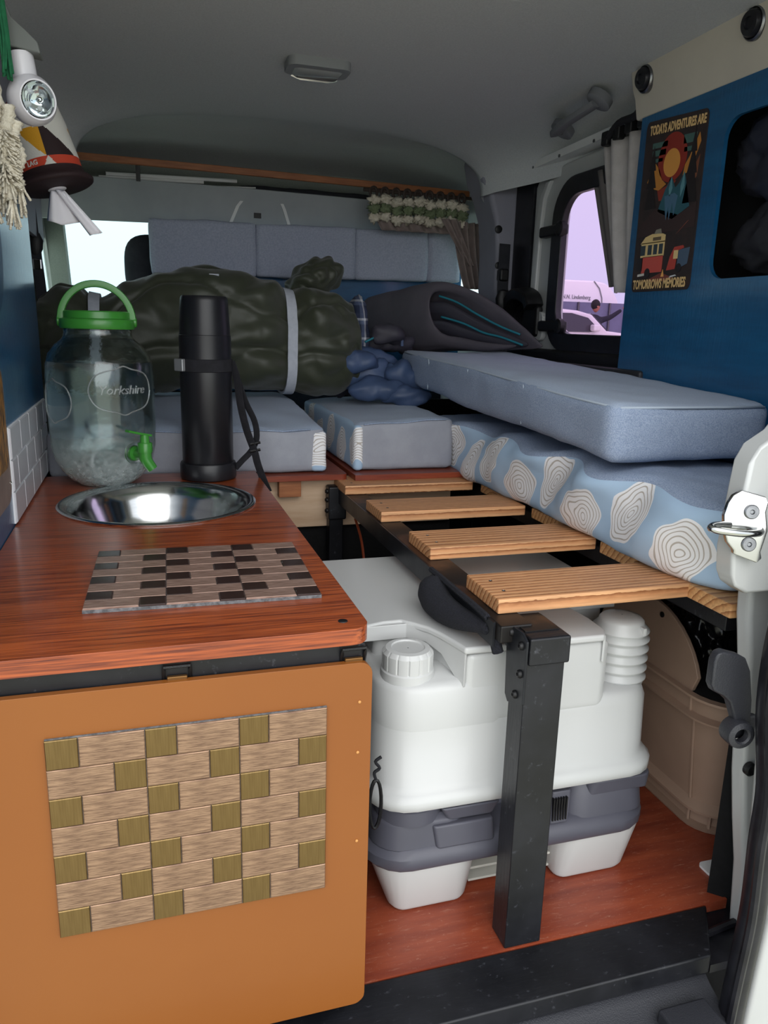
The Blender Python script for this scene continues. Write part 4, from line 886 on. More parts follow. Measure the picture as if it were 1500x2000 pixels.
# ------------------------------------------------------------------ front seat headrest, overhead shelf
t = thing('headrest', 'black rounded driver headrest against the windscreen', 'headrest', (.05, 2.62, .60))
bm = nb(); bmesh.ops.create_icosphere(bm, subdivisions=4, radius=1.)
for v in bm.verts:
    p = v.co; k = 1/(abs(p.x)**3.2 + abs(p.y)**3.2 + abs(p.z)**3.2)**(1/3.2); v.co = Vector((.055 + p.x*k*.097, 2.62 + p.y*k*.05, .975 + p.z*k*.098))
obj('pad', bm, 'dark_grey_fabric', t, sharp=180)
for x in (.02, .09): obj('stem', tube([(x, 2.62, .70), (x, 2.62, .90)], .007, 8), 'chrome', t)
obj('seat_back', loft([rr3(-.18, 2.58, .30, 2.70, .04, z) for z in (.30, .60)] + [rr3(-.12, 2.59, .24, 2.69, .04, .80)]), 'dark_grey_fabric', t)
sh = thing('overhead_shelf', 'grey overhead shelf with brown wooden edge above the windscreen', 'shelf', (.4, 2.55, 1.08))
obj('front_panel', loft([[(x, 2.560, z0), (x, 2.572, z0), (x, 2.55, z1), (x, 2.538, z1)] for x, z0, z1 in ((-.27, 1.097, 1.218), (.3, 1.107, 1.218), (1.07, 1.127, 1.207))]), 'shelf_grey', sh, bev=.003)
obj('floor_panel', B((-.27, 2.553, 1.195), (1.07, 2.74, 1.200)), 'shelf_grey', sh)
obj('wooden_edge', loft([[(x, 2.452, z), (x, 2.466, z), (x, 2.466, z+.019), (x, 2.452, z+.019)] for x, z in ((-.25, 1.246), (.25, 1.241), (.75, 1.233), (1.03, 1.228))]), 'pine_trim', sh, bev=.002)
for x in (.30, .44): obj('pale_tab', loft([[(x + dx - .005, 2.553-dz, z), (x + dx + .005, 2.553-dz, z), (x + dx + .005, 2.556-dz, z), (x + dx - .005, 2.556-dz, z)] for dx, z, dz in (((-.022, 1.115, 0), (.0, 1.165, .008), (.012, 1.18, .011)) if x < .4 else ((.022, 1.115, 0), (.004, 1.165, .008), (-.004, 1.18, .011)))]), 'white_paint', sh)
obj('black_square', B((.350, 2.548, 1.134), (.372, 2.556, 1.149)), 'black_plastic', sh)
for i, (x0, x1, z, y, lab) in enumerate(((-.08, .30, 1.230, 2.558, 'upper white rod lying on the overhead shelf'), (-.10, .20, 1.219, 2.556, 'lower white rod lying on the overhead shelf'), (.18, .36, 1.216, 2.58, 'short white rod at the back of the overhead shelf'))):
    tag(obj('shelf_rod', tube([(x0, y, z), (x1, y, z+.008)], .0055, 8), 'white_paint'), lab, 'rod', 'rods on the overhead shelf')
for i, (x0, x1, z, lab) in enumerate(((.30, .74, 1.201, 'long flat black folded thing on the right of the overhead shelf'), (-.02, .20, 1.2005, 'small flat black thing under the white rods on the shelf'))):
    tag(obj('black_bundle', whole(cushion(x0, x1, 2.575, 2.70, z+.001, z+.032, .012, .004, .005, 9., i*3.)), 'dark_grey_fabric', sharp=180), lab, 'bundle', 'bundles on the overhead shelf')
obj('shelf_strap', tube([(.010, 2.470, 1.202), (.010, 2.462, 1.262)], 1, 8, flat=(.012, .003, (0, 1, 0))), 'black_plastic', sh)

# ------------------------------------------------------------------ curtains
M('cream_yarn', '#e0d9c8', .95, c2='#cbc2ae', ns=120, bump=1., bs=400)
M('green_yarn', '#7d8a6a', .95, c2='#6c7859', ns=120, bump=1., bs=400)
M('curtain_brown', '#8b7d78', .9, c2='#7d706c', ns=30, bump=.2, bs=500)
M('curtain_grey', '#b9b4b2', .9, c2='#aca7a5', ns=30, bump=.2, bs=500)
M('curtain_lining', '#6b6664', .9)
M('brown_rings', '#3a2f29', .6)
mcx = thing('tasselled_curtain', 'cream and green tasselled curtain bunched at the right of the windscreen', 'curtain', (.85, 2.40, 1.0))
for i in range(9):
    x = .690 + i*.036; z0 = 1.203 - i*.0005
    obj('ring', tube([(x + .011*math.cos(a), 2.392, 1.212 + .014*math.sin(a)) for a in [2*PI*k/12 for k in range(12)]], .0045, 6, closed=True), 'brown_rings', mcx)
    for mat, zc, r, h in (('cream_yarn', 1.187, .020, .014), ('green_yarn', 1.163, .017, .016), ('cream_yarn', 1.138, .019, .013)):
        bm = nb(); bmesh.ops.create_icosphere(bm, subdivisions=3, radius=1.)
        for v in bm.verts: p = v.co.copy(); v.co = Vector((x + p.x*r, 2.382 + p.y*.014, zc + .004*math.sin(i*2.1) + p.z*h)) + p*.012*fbm(p, 3.5, i + zc*9)
        obj('tuft', bm, mat, mcx, sharp=180)
obj('rod', tube([(.66, 2.398, 1.218), (1.05, 2.398, 1.214)], .006, 8), 'brown_rings', mcx)
def drape(fn, nu, nv, name, mat, parent, th=.002):
    bm = nb(); g = [[bm.verts.new(fn(i/nu, j/nv)) for j in range(nv+1)] for i in range(nu+1)]
    for i in range(nu):
        for j in range(nv): bm.faces.new((g[i][j], g[i+1][j], g[i+1][j+1], g[i][j+1]))
    return obj(name, bm, mat, parent, sharp=180, solid=th)
drape(lambda u, v: (.70 + .30*u + (0.02*v), 2.395 + .008*math.sin(u*40), 1.135 - .03*v), 60, 6, 'short_drape', 'curtain_brown', mcx)
drape(lambda u, v: (.945 + .085*u*(1-.25*v) + .028*v + .02*v*v, 2.372 + .012*math.sin(u*22+v) - .01*v, 1.14 - .20*v), 40, 16, 'side_drape', 'curtain_brown', mcx)
drape(lambda u, v: (.900 + .05*u + .095*v*(1-u*.3), 2.360 + .006*math.sin(u*12), 1.145 - .135*v), 16, 12, 'tie_back', 'curtain_brown', mcx)
cs_ = thing('side_curtain', 'pale grey curtain gathered at the sliding door window beside the blue panel', 'curtain', (1.03, 1.58, .92))
def yl(v): return 1.672 - .07*v - .02*v*v
drape(lambda u, v: (1.025 + .010*math.sin(u*17 + 1.2*v), yl(v) - (.185 - .055*v)*u, 1.235 - .33*v), 40, 16, 'drape', 'curtain_grey', cs_)
drape(lambda u, v: (1.040 + .004*math.sin(u*9), 1.735 - .115*v - (.07 - .03*v)*u, 1.185 - .265*v), 14, 12, 'lining', 'curtain_lining', cs_)
for y, z in ((1.655, 1.243), (1.61, 1.246), (1.565, 1.25), (1.52, 1.252)): obj('hook', B((1.012, y-.014, z-.016), (1.034, y+.010, z+.014)), 'black_plastic', cs_, bev=.004)
obj('strap', tube(spline([(1.02, 1.66, 1.235), (1.015, 1.60, 1.262), (1.01, 1.53, 1.262), (1.005, 1.505, 1.285)], 4), .008, 8), 'webbing', cs_)

# ------------------------------------------------------------------ ceiling fittings
M('lens_clear', '#cfd3d4', .15, trans=.6, ior=1.45)
M('lamp_grey', '#8b8e90', .5); M('handle_grey', '#74767b', .6)
t = thing('dome_light', 'small rectangular interior dome light in the grey headliner', 'lamp', (.375, 1.735, 1.34))
obj('bezel', prism(rrect(.308, 1.700, .440, 1.775, .02), 'z', 1.328, 1.348), 'lamp_grey', t, bev=.006, seg=3)
obj('lens', loft([rr3(.322, 1.715, .428, 1.778, .012, 1.336), rr3(.324, 1.72, .426, 1.776, .012, 1.328), rr3(.332, 1.73, .418, 1.770, .01, 1.322)]), 'lens_clear', t, bev=.002)
obj('chrome_edge', tube([(.325, 1.777, 1.329), (.345, 1.780, 1.324), (.405, 1.780, 1.324), (.425, 1.777, 1.329)], .003, 6), 'chrome', t)
t = thing('ceiling_handle', 'grey folding grab handle on the headliner above the sliding door', 'handle', (.95, 1.68, 1.28))
hp = [(.982, 1.805, 1.283), (.964, 1.79, 1.276), (.950, 1.73, 1.280), (.948, 1.66, 1.286), (.960, 1.61, 1.298)]
obj('grip', tube(spline(hp, 5), 1, 12, flat=(.026, .014)), 'handle_grey', t)
for p in ((.986, 1.80, 1.285), (.965, 1.61, 1.302)): obj('mount', lathe([(.024, -.014), (.024, .002), (.018, .006)], p, 20, axis=(-.5, 0, -.85), sy=1.2), 'handle_grey', t)

# ------------------------------------------------------------------ things hanging at the top left
M('lamp_white', '#e2e0e6', .3, coat=.3)
M('clamp_grey', '#6d716e', .5)
M('reflector', '#d9dce0', .08, metal=1.)
pl2 = thing('clip_lamp', 'white round battery lamp with clear lens hanging from a grey clamp at top left', 'lamp', (-.118, 1.12, 1.045))
c = Vector((-.119, 1.125, 1.0775)); ax = Vector((.50, -.84, -.10)).normalized(); KS = .79
obj('head', lathe([(r_*KS, z_*KS) for r_, z_ in ((.006, -.030), (.020, -.026), (.031, -.014), (.0365, .002), (.036, .014), (.031, .024), (.0285, .0285), (.0265, .0285), (.0255, .024))], c, 40, axis=ax, cap=False), 'lamp_white', pl2, sharp=60)
obj('reflector', lathe([(r_*KS, z_*KS) for r_, z_ in ((.0258, .024), (.016, .012), (.006, .006), (.001, .006))], c, 32, axis=ax, cap=False), 'reflector', pl2, sharp=180)
obj('lens', lathe([(r_*KS, z_*KS) for r_, z_ in ((.0262, .026), (.019, .029), (.008, .031), (.001, .0312))], c, 32, axis=ax, cap=False), 'glass', pl2, sharp=180, solid=.001)
q = ax.to_track_quat('Z', 'Y')
for k in range(4): a = k*PI/2 + .6; p = c + q @ Vector((.010*math.cos(a), .010*math.sin(a), .012)); obj('led', lathe([(.003, 0), (.003, .003), (.001, .005)], p, 8, axis=ax), 'lamp_white', pl2)
obj('neck', lathe([(.020, -.002), (.0185, .010), (.018, .034), (.0175, .038)], (-.1225, 1.13, 1.092), 32, axis=(-.10, 0, 1), sy=.8), 'lamp_white', pl2)
for k in range(2): obj('switch_mark', B((-.1335 + k*.004, 1.1005 - .001*k, 1.082 - .003*k), (-.132 + k*.004, 1.1025, 1.087 - .002*k)), 'clamp_grey', pl2)
cl_ = obj('clamp', loft([[(-.128 + dx - w, 1.115, z), (-.128 + dx + w, 1.112, z - .006), (-.128 + dx + w, 1.145, z - .006), (-.128 + dx - w, 1.145, z)] for dx, w, z in ((.006, .020, 1.134), (.004, .0195, 1.146), (-.002, .015, 1.156), (-.012, .008, 1.17), (-.016, .005, 1.19))]), 'clamp_grey', pl2, bev=.002)
obj('clamp_pin', lathe([(.002, 0), (.002, .002)], (-.138, 1.112, 1.143), 8, axis=(0, -1, 0)), 'chrome', cl_)
obj('hook', tube(spline([(-.144, 1.13, 1.19), (-.148, 1.13, 1.25), (-.150, 1.14, 1.34)], 4), .003, 6), 'clamp_grey', pl2)
# tissue holder shaped like a patterned cap
for n_, h in (('hat_cream', '#d8d6cf'), ('hat_yellow', '#d59a22'), ('hat_brown', '#2b1a1c'), ('hat_red', '#c4432a')): M(n_, h, .7, bump=.2, bs=500)
M('paper', '#eceaf0', .9)
hb_ = Vector((-.1235, 1.45, 1.028)); ha = Vector((-.24, .10, .965)).normalized(); hq = ha.to_track_quat('Z', 'Y')
ht = thing('tissue_holder', 'cap-shaped tissue holder with yellow and brown triangles and dark brim, tissue hanging out', 'tissue holder', hb_)
def hat_r(z): return interp([(0., .0495), (.03, .0475), (.08, .0435), (.125, .038), (.145, .028), (.155, .014), (.16, .004)], z)
bm = nb(); NA, NZ = 220, 90; zs_ = [.004 + .155*j/NZ for j in range(NZ+1)]
g = [[bm.verts.new(hb_ + hq @ Vector((hat_r(z)*math.cos(2*PI*i/NA), hat_r(z)*math.sin(2*PI*i/NA), z))) for i in range(NA)] for z in zs_]
# angle 0 of the pattern faces the camera side
v0 = hq.inverted() @ Vector((.06, -1, 0)); a0 = math.atan2(v0.y, v0.x)
for j in range(NZ):
    for i in range(NA):
        f = bm.faces.new((g[j][i], g[j][(i+1) % NA], g[j+1][(i+1) % NA], g[j+1][i]))
        z = (zs_[j]+zs_[j+1])/2; th = (2*PI*(i+.5)/NA - a0 + PI) % (2*PI) - PI
        m_ = 0; tt = (th + 1.05 + 6.3) % 2.1 - 1.05
        if z < .0335: m_ = 0 if abs(tt - .03) < (.0335-z)*14 else 3
        elif z < .088:
            k = (z-.0335)/.0545
            if -.98*k**.9 < tt < 0. and z < .080 - .012*abs(tt+.5)**2: m_ = 1
            elif 0. <= tt < 1.0*(1-k): m_ = 2
        elif z < .128:
            k = (z-.088)/.04
            if tt > .0 and tt < .25 + .6*k: m_ = 1
            elif -.5*k - .02 < tt <= 0.: m_ = 2
            elif tt > .25 + .6*k: m_ = 3 if k > .6 else 0
        else: m_ = 3 if tt > .2 else (1 if tt > -.3 else 2)
        f.material_index = m_
bm.faces.new(g[-1])
obj('cap_body', bm, ['hat_cream', 'hat_yellow', 'hat_brown', 'hat_red'], ht, sharp=180)
obj('brim', lathe([(.012, -.006), (.056, -.004), (.0595, -.002), (.0605, .002), (.057, .006), (.050, .010), (.0485, .020)], hb_, 56, axis=ha, cap=False), 'hat_brown', ht, sharp=180)
obj('opening_ring', lathe([(.011, -.0075), (.0145, -.0065), (.0145, -.0045), (.011, -.004)], hb_, 24, axis=ha), 'paper', ht)
def wrap(s, size, th0, z0, vert, mat):
    tx_ = text_bm(s, size, .0008, .0002)
    for v in tx_.verts:
        a, b, d = v.co
        if vert: a, b = b, -a
        z = z0 + b; r = hat_r(z) + .0006 + d; th = a0 + th0 + a/hat_r(z); v.co = hb_ + hq @ Vector((r*math.cos(th), r*math.sin(th), z))
    obj('lettering', tx_, mat, ht)
wrap('CUS', .020, -.98, .052, True, 'hat_brown')
wrap('LAG', .010, -.55, .0265, False, 'hat_cream')
bc = hb_ - ha*.008
drape(lambda u, v: bc + Vector(((u-.5)*(.022 + .028*v) + .006*v, -.004*math.sin(u*9) - .01*math.sin(u*5)*v - .004, -.052*v*(1-.25*abs(u-.45)) - .002)), 14, 10, 'tissue', 'paper', ht, .0006)
drape(lambda u, v: bc + Vector((.004 + (u-.5)*(.014 + .006*v) + .052*v, -.006 - .004*math.sin(u*6), -.068*v + .006*u*v)), 8, 10, 'tissue', 'paper', ht, .0006)
# macrame cords at the left edge
mm = thing('macrame_hanging', 'cream macrame cords with frayed ends hanging at the left edge of the photo', 'macrame', (-.145, 1.085, .97))
for i, (x, y, z0, z1, r) in enumerate(((-.152, 1.09, 1.20, .965, .0075), (-.142, 1.082, 1.06, .955, .0075), (-.134, 1.088, 1.045, .972, .007), (-.158, 1.075, 1.18, .99, .008), (-.146, 1.075, 1.03, .985, .008), (-.166, 1.085, 1.2, .96, .009))):
    n = 44; path = [(x + .003*math.sin(k*.25+i), y, z0 + (z1-z0)*k/n) for k in range(n+1)]; rr = [r*(1 + .16*math.sin(k*2.0)) for k in range(n+1)]
    obj('cord', tube(path, rr, 8), 'cream_yarn', mm, sharp=180)
    bm = nb()
    for k in range(16): a = rnd.uniform(0, 2*PI); e = Vector((x + .012*math.cos(a)*rnd.random(), y + .012*math.sin(a)*rnd.random(), z1 - rnd.uniform(.012, .036))); tube([Vector((x, y, z1+.012)), Vector((x, y, z1+.004)).lerp(e, .5), e], .0016, 5, bm)
    obj('fringe', bm, 'cream_yarn', mm, sharp=180)
for i in range(10):
    z = 1.03 - i*.006; bm = nb()
    for k in range(26): a = rnd.uniform(0, 2*PI); p0 = Vector((-.147 + .006*math.cos(a), 1.074 + .006*math.sin(a), z)); tube([p0, p0 + Vector((.013*math.cos(a), .010*math.sin(a), rnd.uniform(-.012, -.002)))], .0013, 4, bm)
    obj('tuft', bm, 'cream_yarn', mm, sharp=180)
M('green_tassel', '#1f6b45', .9, c2='#17573a', ns=100)
gt = thing('green_tassel', 'dark green yarn tassel hanging beside the lamp clamp', 'tassel', (-.139, 1.085, 1.09))
for i in range(14): x = -.143 + .010*rnd.random(); y = 1.082 + .008*rnd.random(); obj('strand', tube(spline([(-.138, 1.086, 1.20), (x - .002, y, 1.165), (x, y, 1.13), (x + .003*rnd.uniform(-1, 1), y, 1.088 + .012*rnd.random())], 4), .0017, 5), 'green_tassel', gt, sharp=180)

# ------------------------------------------------------------------ poster on the right panel
ps = thing('tin_poster', 'vintage camper van poster with sunset, mountains and lettering on the right blue panel', 'poster', (.9985, 1.377, .903))
PW, PH = .186, .316
def UV(u, v): return (1.4695 - PW*u, .9025 + PH*v*(1 + .045*(1-u)*v))
def art(polys, layer, name='print'):
    for col, pts in polys:
        bm = prism([UV(u, v) for u, v in pts], 'x', .9985 - .0004 - layer*.0003, .9985 - layer*.0003)
        if 'pr_'+col not in MATS: M('pr_'+col, '#'+col, .45)
        obj(name, bm, 'pr_'+col, ps)
obj('plate', prism([UV(u, v) for u, v in rrect(0, 0, 1, 1, .05)], 'x', .9982, .9998), M('pr_bg', '#2c2526', .45, c2='#3a2d2b', ns=40), ps)
def ell(u, v, ru, n=28): return circ(u, v, ru, n, ru*PW/PH)
def rc(a, b, c, d): return [(a, b), (c, b), (c, d), (a, d)]
art([('486660', rc(.14, .845, .40, .875)), ('486660', rc(.15, .80, .38, .832)), ('486660', rc(.17, .765, .34, .785)), ('486660', rc(.66, .835, .86, .885)), ('486660', rc(.68, .79, .82, .815)), ('8f2f25', ell(.50, .775, .235)), ('c08038', [(.10, .66), (.16, .70), (.20, .77), (.30, .72), (.36, .66), (.44, .63), (.32, .60), (.20, .62)]), ('c08038', [(.78, .76), (.90, .88), (.93, .83), (.86, .74), (.80, .68), (.70, .66), (.72, .72)]), ('8a3527', [(.30, .60), (.46, .62), (.50, .66), (.60, .64), (.42, .54), (.34, .54)]), ('7a4a35', [(.82, .66), (.94, .76), (.92, .64), (.84, .60)])], 1)
art([('dd9a4b', ell(.50, .745, .135)), ('2d5a66', [(.34, .48), (.44, .60), (.53, .665), (.60, .60), (.66, .62), (.73, .68), (.80, .58), (.86, .48), (.60, .42)]), ('231d1f', [(.10, .50), (.14, .62), (.10, .62), (.155, .72), (.12, .72), (.18, .86), (.24, .72), (.21, .72), (.27, .62), (.23, .62), (.30, .50)]), ('231d1f', [(.74, .50), (.79, .66), (.76, .66), (.815, .78), (.79, .78), (.84, .92), (.89, .78), (.86, .78), (.92, .66), (.89, .66), (.96, .50)]), ('3c2c2c', [(.03, .40), (.30, .50), (.70, .44), (.97, .50), (.97, .36), (.03, .34)])], 2)
art([('5f8f98', [(.53, .665), (.56, .60), (.52, .55), (.50, .60)]), ('5f8f98', [(.73, .68), (.75, .60), (.70, .54), (.69, .60)]), ('4a6c86', [(.44, .56), (.48, .46), (.50, .42), (.52, .50), (.55, .42), (.58, .52), (.62, .44), (.66, .55), (.60, .57)]), ('c9544a', rc(.16, .115, .52, .215)), ('e4c689', rc(.12, .212, .53, .30)), ('e4c689', [(.10, .295), (.53, .295), (.53, .335), (.48, .345), (.30, .350), (.18, .335)]), ('8b8577', [(.33, .347), (.36, .372), (.44, .375), (.46, .347)]), ('2a2629', rc(.06, .13, .17, .21)), ('b5453b', [(.60, .12), (.74, .125), (.76, .23), (.86, .245), (.84, .26), (.70, .255), (.64, .20)]), ('4d5f74', [(.76, .12), (.93, .15), (.95, .245), (.78, .235)]), ('7b4038', [(.30, .075), (.52, .11), (.72, .075), (.66, .06), (.36, .055)]), ('a75b46', [(.70, .33), (.86, .395), (.88, .40), (.74, .345)])], 3)
art([('38434a', rc(.115, .225, .20, .285)), ('38434a', rc(.245, .225, .315, .285)), ('38434a', rc(.345, .225, .41, .285)), ('38434a', rc(.44, .225, .505, .285)), ('6b5a45', rc(.32, .308, .46, .328)), ('e8c98e', rc(.70, .185, .77, .235)), ('252124', ell(.27, .115, .05, 16)), ('252124', ell(.80, .13, .045, 16)), ('f0b060', [(.52, .085), (.545, .13), (.57, .085)]), ('d9d5cb', [(.10, .095), (.22, .10), (.22, .115), (.10, .11)]), ('cfd3d6', [(.66, .075), (.78, .085), (.76, .092), (.68, .086)])], 4)
for s, u, v, size, dx_ in (('TODAYS ADVENTURES ARE', .53, .945, .0165, 0), ('TOMORROWS MEMORIES', .49, .042, .0185, 0)):
    tx_ = text_bm(s, size, .0004, .0006); w_ = max(v_.co.x for v_ in tx_.verts)*2; k = .168/w_
    for v_ in tx_.verts:
        a, b, d = v_.co; yy, zz = UV(u + a*k/PW, v + b*1.35/PH); v_.co = Vector((.9985 - .0018 - d, yy, zz))
    bmesh.ops.reverse_faces(tx_, faces=tx_.faces[:])
    obj('lettering', tx_, M('pr_text'+str(v), '#e0bd84', .5), ps)

# dark bags in the cavity behind the right panel
for i, (y, z, sy, sz, col, lab) in enumerate(((1.13, 1.13, .13, .085, '#1c2030', 'dark navy bag in the upper part of the panel opening'), (1.05, .985, .19, .07, '#26262a', 'crumpled charcoal bag in the lower part of the panel opening'))):
    bm = nb(); bmesh.ops.create_icosphere(bm, subdivisions=4, radius=1.)
    for v in bm.verts: p = v.co.copy(); v.co = Vector((1.056 + p.x*.03, y + p.y*sy, z + p.z*sz)) + p*.018*fbm(p, 3., i*4+1)
    tag(obj('stowed_bag', bm, M('bag_%d' % i, col, .6, c2='#33333a', ns=12, bump=.6, bs=30), sharp=180), lab, 'bag', 'bags behind the right panel')

# ------------------------------------------------------------------ door striker and lever on the right pillar
ds = thing('door_striker', 'chromed door striker with loop and two screws on the white pillar', 'striker', (.66, .700, .60))
pts = [(.637, .632), (.642, .641), (.652, .647), (.680, .640), (.684, .632), (.682, .622), (.686, .60), (.680, .575), (.682, .568), (.676, .562), (.648, .572), (.647, .577), (.639, .586), (.634, .60), (.633, .618)]
obj('plate', prism(pts, 'y', .697, .7045), 'chrome', ds, bev=.002, seg=3)
for x, z in ((.6645, .622), (.6645, .584)): obj('screw', lathe([(.0085, 0), (.0085, .001), (.0075, .002), (.003, .002), (.002, .0005)], (x, .6965, z), 24, axis=(0, -1, 0)), 'steel_screw', ds)
obj('loop', tube(spline([(.640, .697, .606), (.628, .690, .607), (.614, .680, .607), (.609, .673, .605), (.618, .668, .603), (.645, .672, .600), (.668, .682, .600), (.676, .697, .601)], 5), .0042, 10), 'chrome', ds)
ds.rotation_euler = (math.radians(-6), 0, math.radians(-17))
lv_ = thing('door_check_lever', 'black plastic paddle lever with pivot boss beside the door seal', 'lever', (.675, .69, .34))
pd = [(.629, .446), (.633, .4545), (.642, .457), (.664, .450), (.675, .444), (.685, .426), (.694, .386), (.698, .350), (.678, .345), (.670, .366), (.660, .388), (.650, .397), (.634, .406), (.629, .415)]
obj('paddle', prism(pd, 'y', .684, .697), 'grey_black_plastic', lv_, bev=.004, seg=3)
obj('boss', lathe([(.0085, .004), (.0085, .012), (.0105, .014), (.017, .012), (.018, .008), (.018, -.008)], (.677, .686, .347), 28, axis=(-.15, -1, 0), cap=False), 'grey_black_plastic', lv_)
obj('arm', B((.675, .690, .332), (.712, .700, .362)), 'grey_black_plastic', lv_, bev=.004)

# ------------------------------------------------------------------ outside, seen through the side window
M('caravan_white', '#e8e6ea', .4); M('awning', '#6b6c86', .9, c2='#5f6079', ns=2); M('car_silver', '#d5cfd4', .3, coat=.5); M('car_glass', '#3a3640', .15, coat=.4); M('tail_red', '#a3352c', .4); M('tyre', '#17171a', .8)
cv = thing('caravan', 'white touring caravan parked outside beyond the side window', 'caravan', (10.4, 20, -.55))
prof = [(7.6, .95), (7.6, 1.9), (7.8, 2.10), (8.2, 2.13), (11.75, 2.14), (12.05, 2.10), (12.25, 2.0), (12.42, 1.80), (12.52, 1.62), (12.58, 1.2), (12.58, -.05), (7.6, -.05)]
obj('body', prism(prof, 'y', 19.0, 21.2), 'caravan_white', cv, bev=.06, seg=3)
obj('seam', tube([(11.72, 18.99, 2.13), (11.9, 18.98, 1.95), (12.0, 18.98, 1.7), (12.02, 18.98, 1.5)], .015, 6), 'lamp_grey', cv)
obj('skirt', B((7.7, 19.1, -.45), (12.5, 21.1, -.04)), 'tyre', cv)
for x in (8.6, 10.9): obj('caravan_window', prism(rrect(x, .95, x+.95, 1.38, .08), 'y', 18.97, 19.0), 'car_glass', cv)
tx_ = text_bm('N.N. Lindenberg', .15, .01)
for v_ in tx_.verts: a, b, d = v_.co; v_.co = Vector((11.22 + a*.85, 18.985 - d, 1.70 + b))
obj('lettering', tx_, 'lamp_grey', cv)
aw = thing('awning_screen', 'dusky lilac awning screen below the caravan side', 'awning', (10.7, 18.5, -.55))
obj('screen', B((7.9, 18.60, -.55), (12.62, 18.64, 1.56)), 'awning', aw)
for x in (7.95, 11.05, 12.0, 12.55): obj('pole', tube([(x, 18.56, -.55), (x, 18.56, 1.56)], .03, 8), 'car_glass', aw)
cq = thing('parked_car', 'light coloured car parked in front of the caravan outside', 'car', (7.3, 13.4, -.55))
side = [(5.2, -.28), (5.2, .40), (5.35, .70), (5.75, 1.12), (6.2, 1.20), (7.3, 1.215), (7.75, 1.185), (8.05, 1.12), (8.40, .83), (8.72, .80), (9.15, .70), (9.3, .45), (9.3, -.28)]
obj('body', prism(side, 'y', 13.0, 14.7), 'car_silver', cq, bev=.05, seg=3)
obj('side_glass', prism([(5.75, .80), (6.0, 1.08), (6.4, 1.13), (7.6, 1.135), (7.95, 1.06), (8.22, .84), (8.0, .80)], 'y', 12.975, 13.0), 'car_glass', cq)
obj('windscreen', loft([[(8.06, y, 1.13), (8.41, y, .845), (8.44, y, .86), (8.09, y, 1.145)] for y in (13.1, 14.6)]), 'car_glass', cq)
for x in (6.0, 8.5):
    for y in (13.02, 14.45): obj('wheel', lathe([(.20, 0), (.33, .01), (.34, .1), (.33, .2), (.20, .21)], (x, y, -.22), 28, axis=(0, 1, 0)), 'tyre', cq)
obj('mirror', B((8.0, 12.82, .82), (8.15, 12.98, .94)), 'car_silver', cq, bev=.03)
obj('tail_light', B((8.35, 12.97, .66), (8.62, 13.0, .73)), 'tail_red', cq, bev=.01)
# person with an outstretched arm
def skin_body(name, verts, edges, radii, mat, parent, root=0, sub=2):
    me = bpy.data.meshes.new(name); me.from_pydata([Vector(v) - wloc(parent) for v in verts], edges, [])
    o = bpy.data.objects.new(name, me); COL.objects.link(o); o.parent = parent
    sk = o.modifiers.new('skin', 'SKIN'); sk.use_smooth_shade = True
    for i, r in enumerate(radii):
        d = me.skin_vertices[0].data[i]; d.radius = (r, r) if not isinstance(r, tuple) else r; d.use_root = (i == root)
    s = o.modifiers.new('sub', 'SUBSURF'); s.levels = sub; s.render_levels = sub
    me.materials.append(MATS[mat]); return o
M('dark_clothes', '#23222e', .9); M('skin', '#a5685a', .6); M('hair', '#1c1718', .8)
px0, py0 = 9.30, 15.6; K = 15.6/15.0
pe = thing('person', 'person in dark clothes with short dark hair pointing with an outstretched arm outside', 'person', (9.66, 15.6, -.55))
hx, hz = 9.70, 1.36
V = [(hx-.05, 15.6, .30), (hx-.05, 15.6, .62), (hx-.03, 15.6, .92), (hx-.01, 15.6, 1.10), (hx, 15.6, 1.19),
     (hx+.17, 15.58, 1.06), (hx+.36, 15.5, 1.13), (hx+.58, 15.42, 1.30),
     (hx-.24, 15.62, 1.03), (hx-.28, 15.62, .76), (hx-.24, 15.52, .50),
     (hx+.06, 15.6, .24), (hx+.07, 15.6, -.12), (hx+.07, 15.62, -.47), (hx-.16, 15.6, .24), (hx-.17, 15.6, -.12), (hx-.17, 15.62, -.47), (hx+.09, 15.48, -.51), (hx-.17, 15.48, -.51)]
Ed = [(0, 1), (1, 2), (2, 3), (3, 4), (3, 5), (5, 6), (6, 7), (3, 8), (8, 9), (9, 10), (0, 11), (11, 12), (12, 13), (0, 14), (14, 15), (15, 16), (13, 17), (16, 18)]
Rd = [.15, .15, .17, .12, .06, .075, .058, .042, .075, .058, .042, .10, .07, .05, .10, .07, .05, .045, .045]
skin_body('body', V, Ed, Rd, 'dark_clothes', pe)
bm = nb(); bmesh.ops.create_icosphere(bm, subdivisions=4, radius=1.)
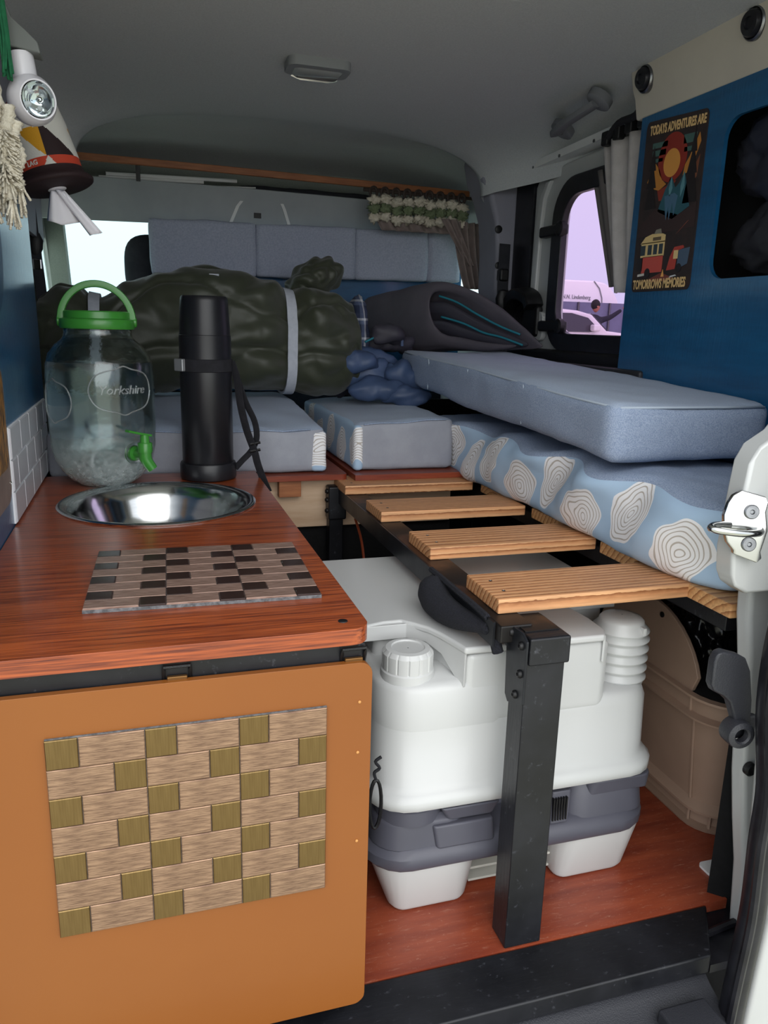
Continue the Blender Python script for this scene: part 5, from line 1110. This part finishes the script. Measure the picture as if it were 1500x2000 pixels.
for v in bm.verts:
    p = v.co; jaw = 1 - .18*max(0, -p.z); v.co = Vector((hx+.02 + p.x*.085*jaw, 15.58 + p.y*.10*jaw, hz - .005 + p.z*.125))
    if p.x > .75: v.co.x += .018*math.exp(-((p.z+.05)/.18)**2)*math.exp(-(p.y/.22)**2)
hd = obj('head', bm, 'skin', pe, sharp=180)
for e_ in (-1, 1): obj('eye', lathe([(.010, 0), (.006, .006)], (hx+.02+.08, 15.58 + e_*.032, hz+.0), 8, axis=(1, e_*.3, 0)), 'hair', hd)
obj('mouth', B((hx+.088, 15.56, hz-.075), (hx+.098, 15.60, hz-.068)), 'tail_red', hd)
for e_ in (-1, 1): obj('ear', lathe([(.022, 0), (.024, .01), (.012, .016)], (hx+.005, 15.58 + e_*.095, hz-.005), 10, axis=(0, e_, 0)), 'skin', hd)
bm = nb(); bmesh.ops.create_icosphere(bm, subdivisions=4, radius=1.)
for v in bm.verts:
    p = v.co; lift = 0 if p.x < .35 else -.0
    v.co = Vector((hx + .005 + p.x*.097, 15.58 + p.y*.112, hz + .035 + p.z*.118))
    if p.z < -.1: v.co.x = min(v.co.x, hx - .01); v.co.z = max(v.co.z, hz - .05)
    elif p.z < .35 and p.x > .1: v.co.z = max(v.co.z, hz + .055)
obj('hair', bm, 'hair', pe, sharp=180)
hv = [(hx+.585, 15.41, 1.305), (hx+.64, 15.39, 1.345)] ; he = [(0, 1)]; hr = [.032, .034]
for k, (dy, dz, ln) in enumerate(((-.03, .035, .055), (-.012, .03, .075), (.008, .026, .07), (.026, .018, .055))):
    b0 = Vector((hx+.655, 15.39 + dy, 1.35 + dz*.3)); d1_ = Vector((.8, dy*.6, .45)).normalized()
    hv += [tuple(b0), tuple(b0 + d1_*ln*.55), tuple(b0 + d1_*ln + Vector((0, 0, -.008)))]; n0 = 2 + k*3; he += [(1, n0), (n0, n0+1), (n0+1, n0+2)]; hr += [.013, .011, .009]
n0 = len(hv); hv += [(hx+.62, 15.36, 1.345), (hx+.64, 15.33, 1.375)]; he += [(0, n0), (n0, n0+1)]; hr += [.014, .010]
skin_body('hand', hv, he, hr, 'skin', pe, 0, 1)
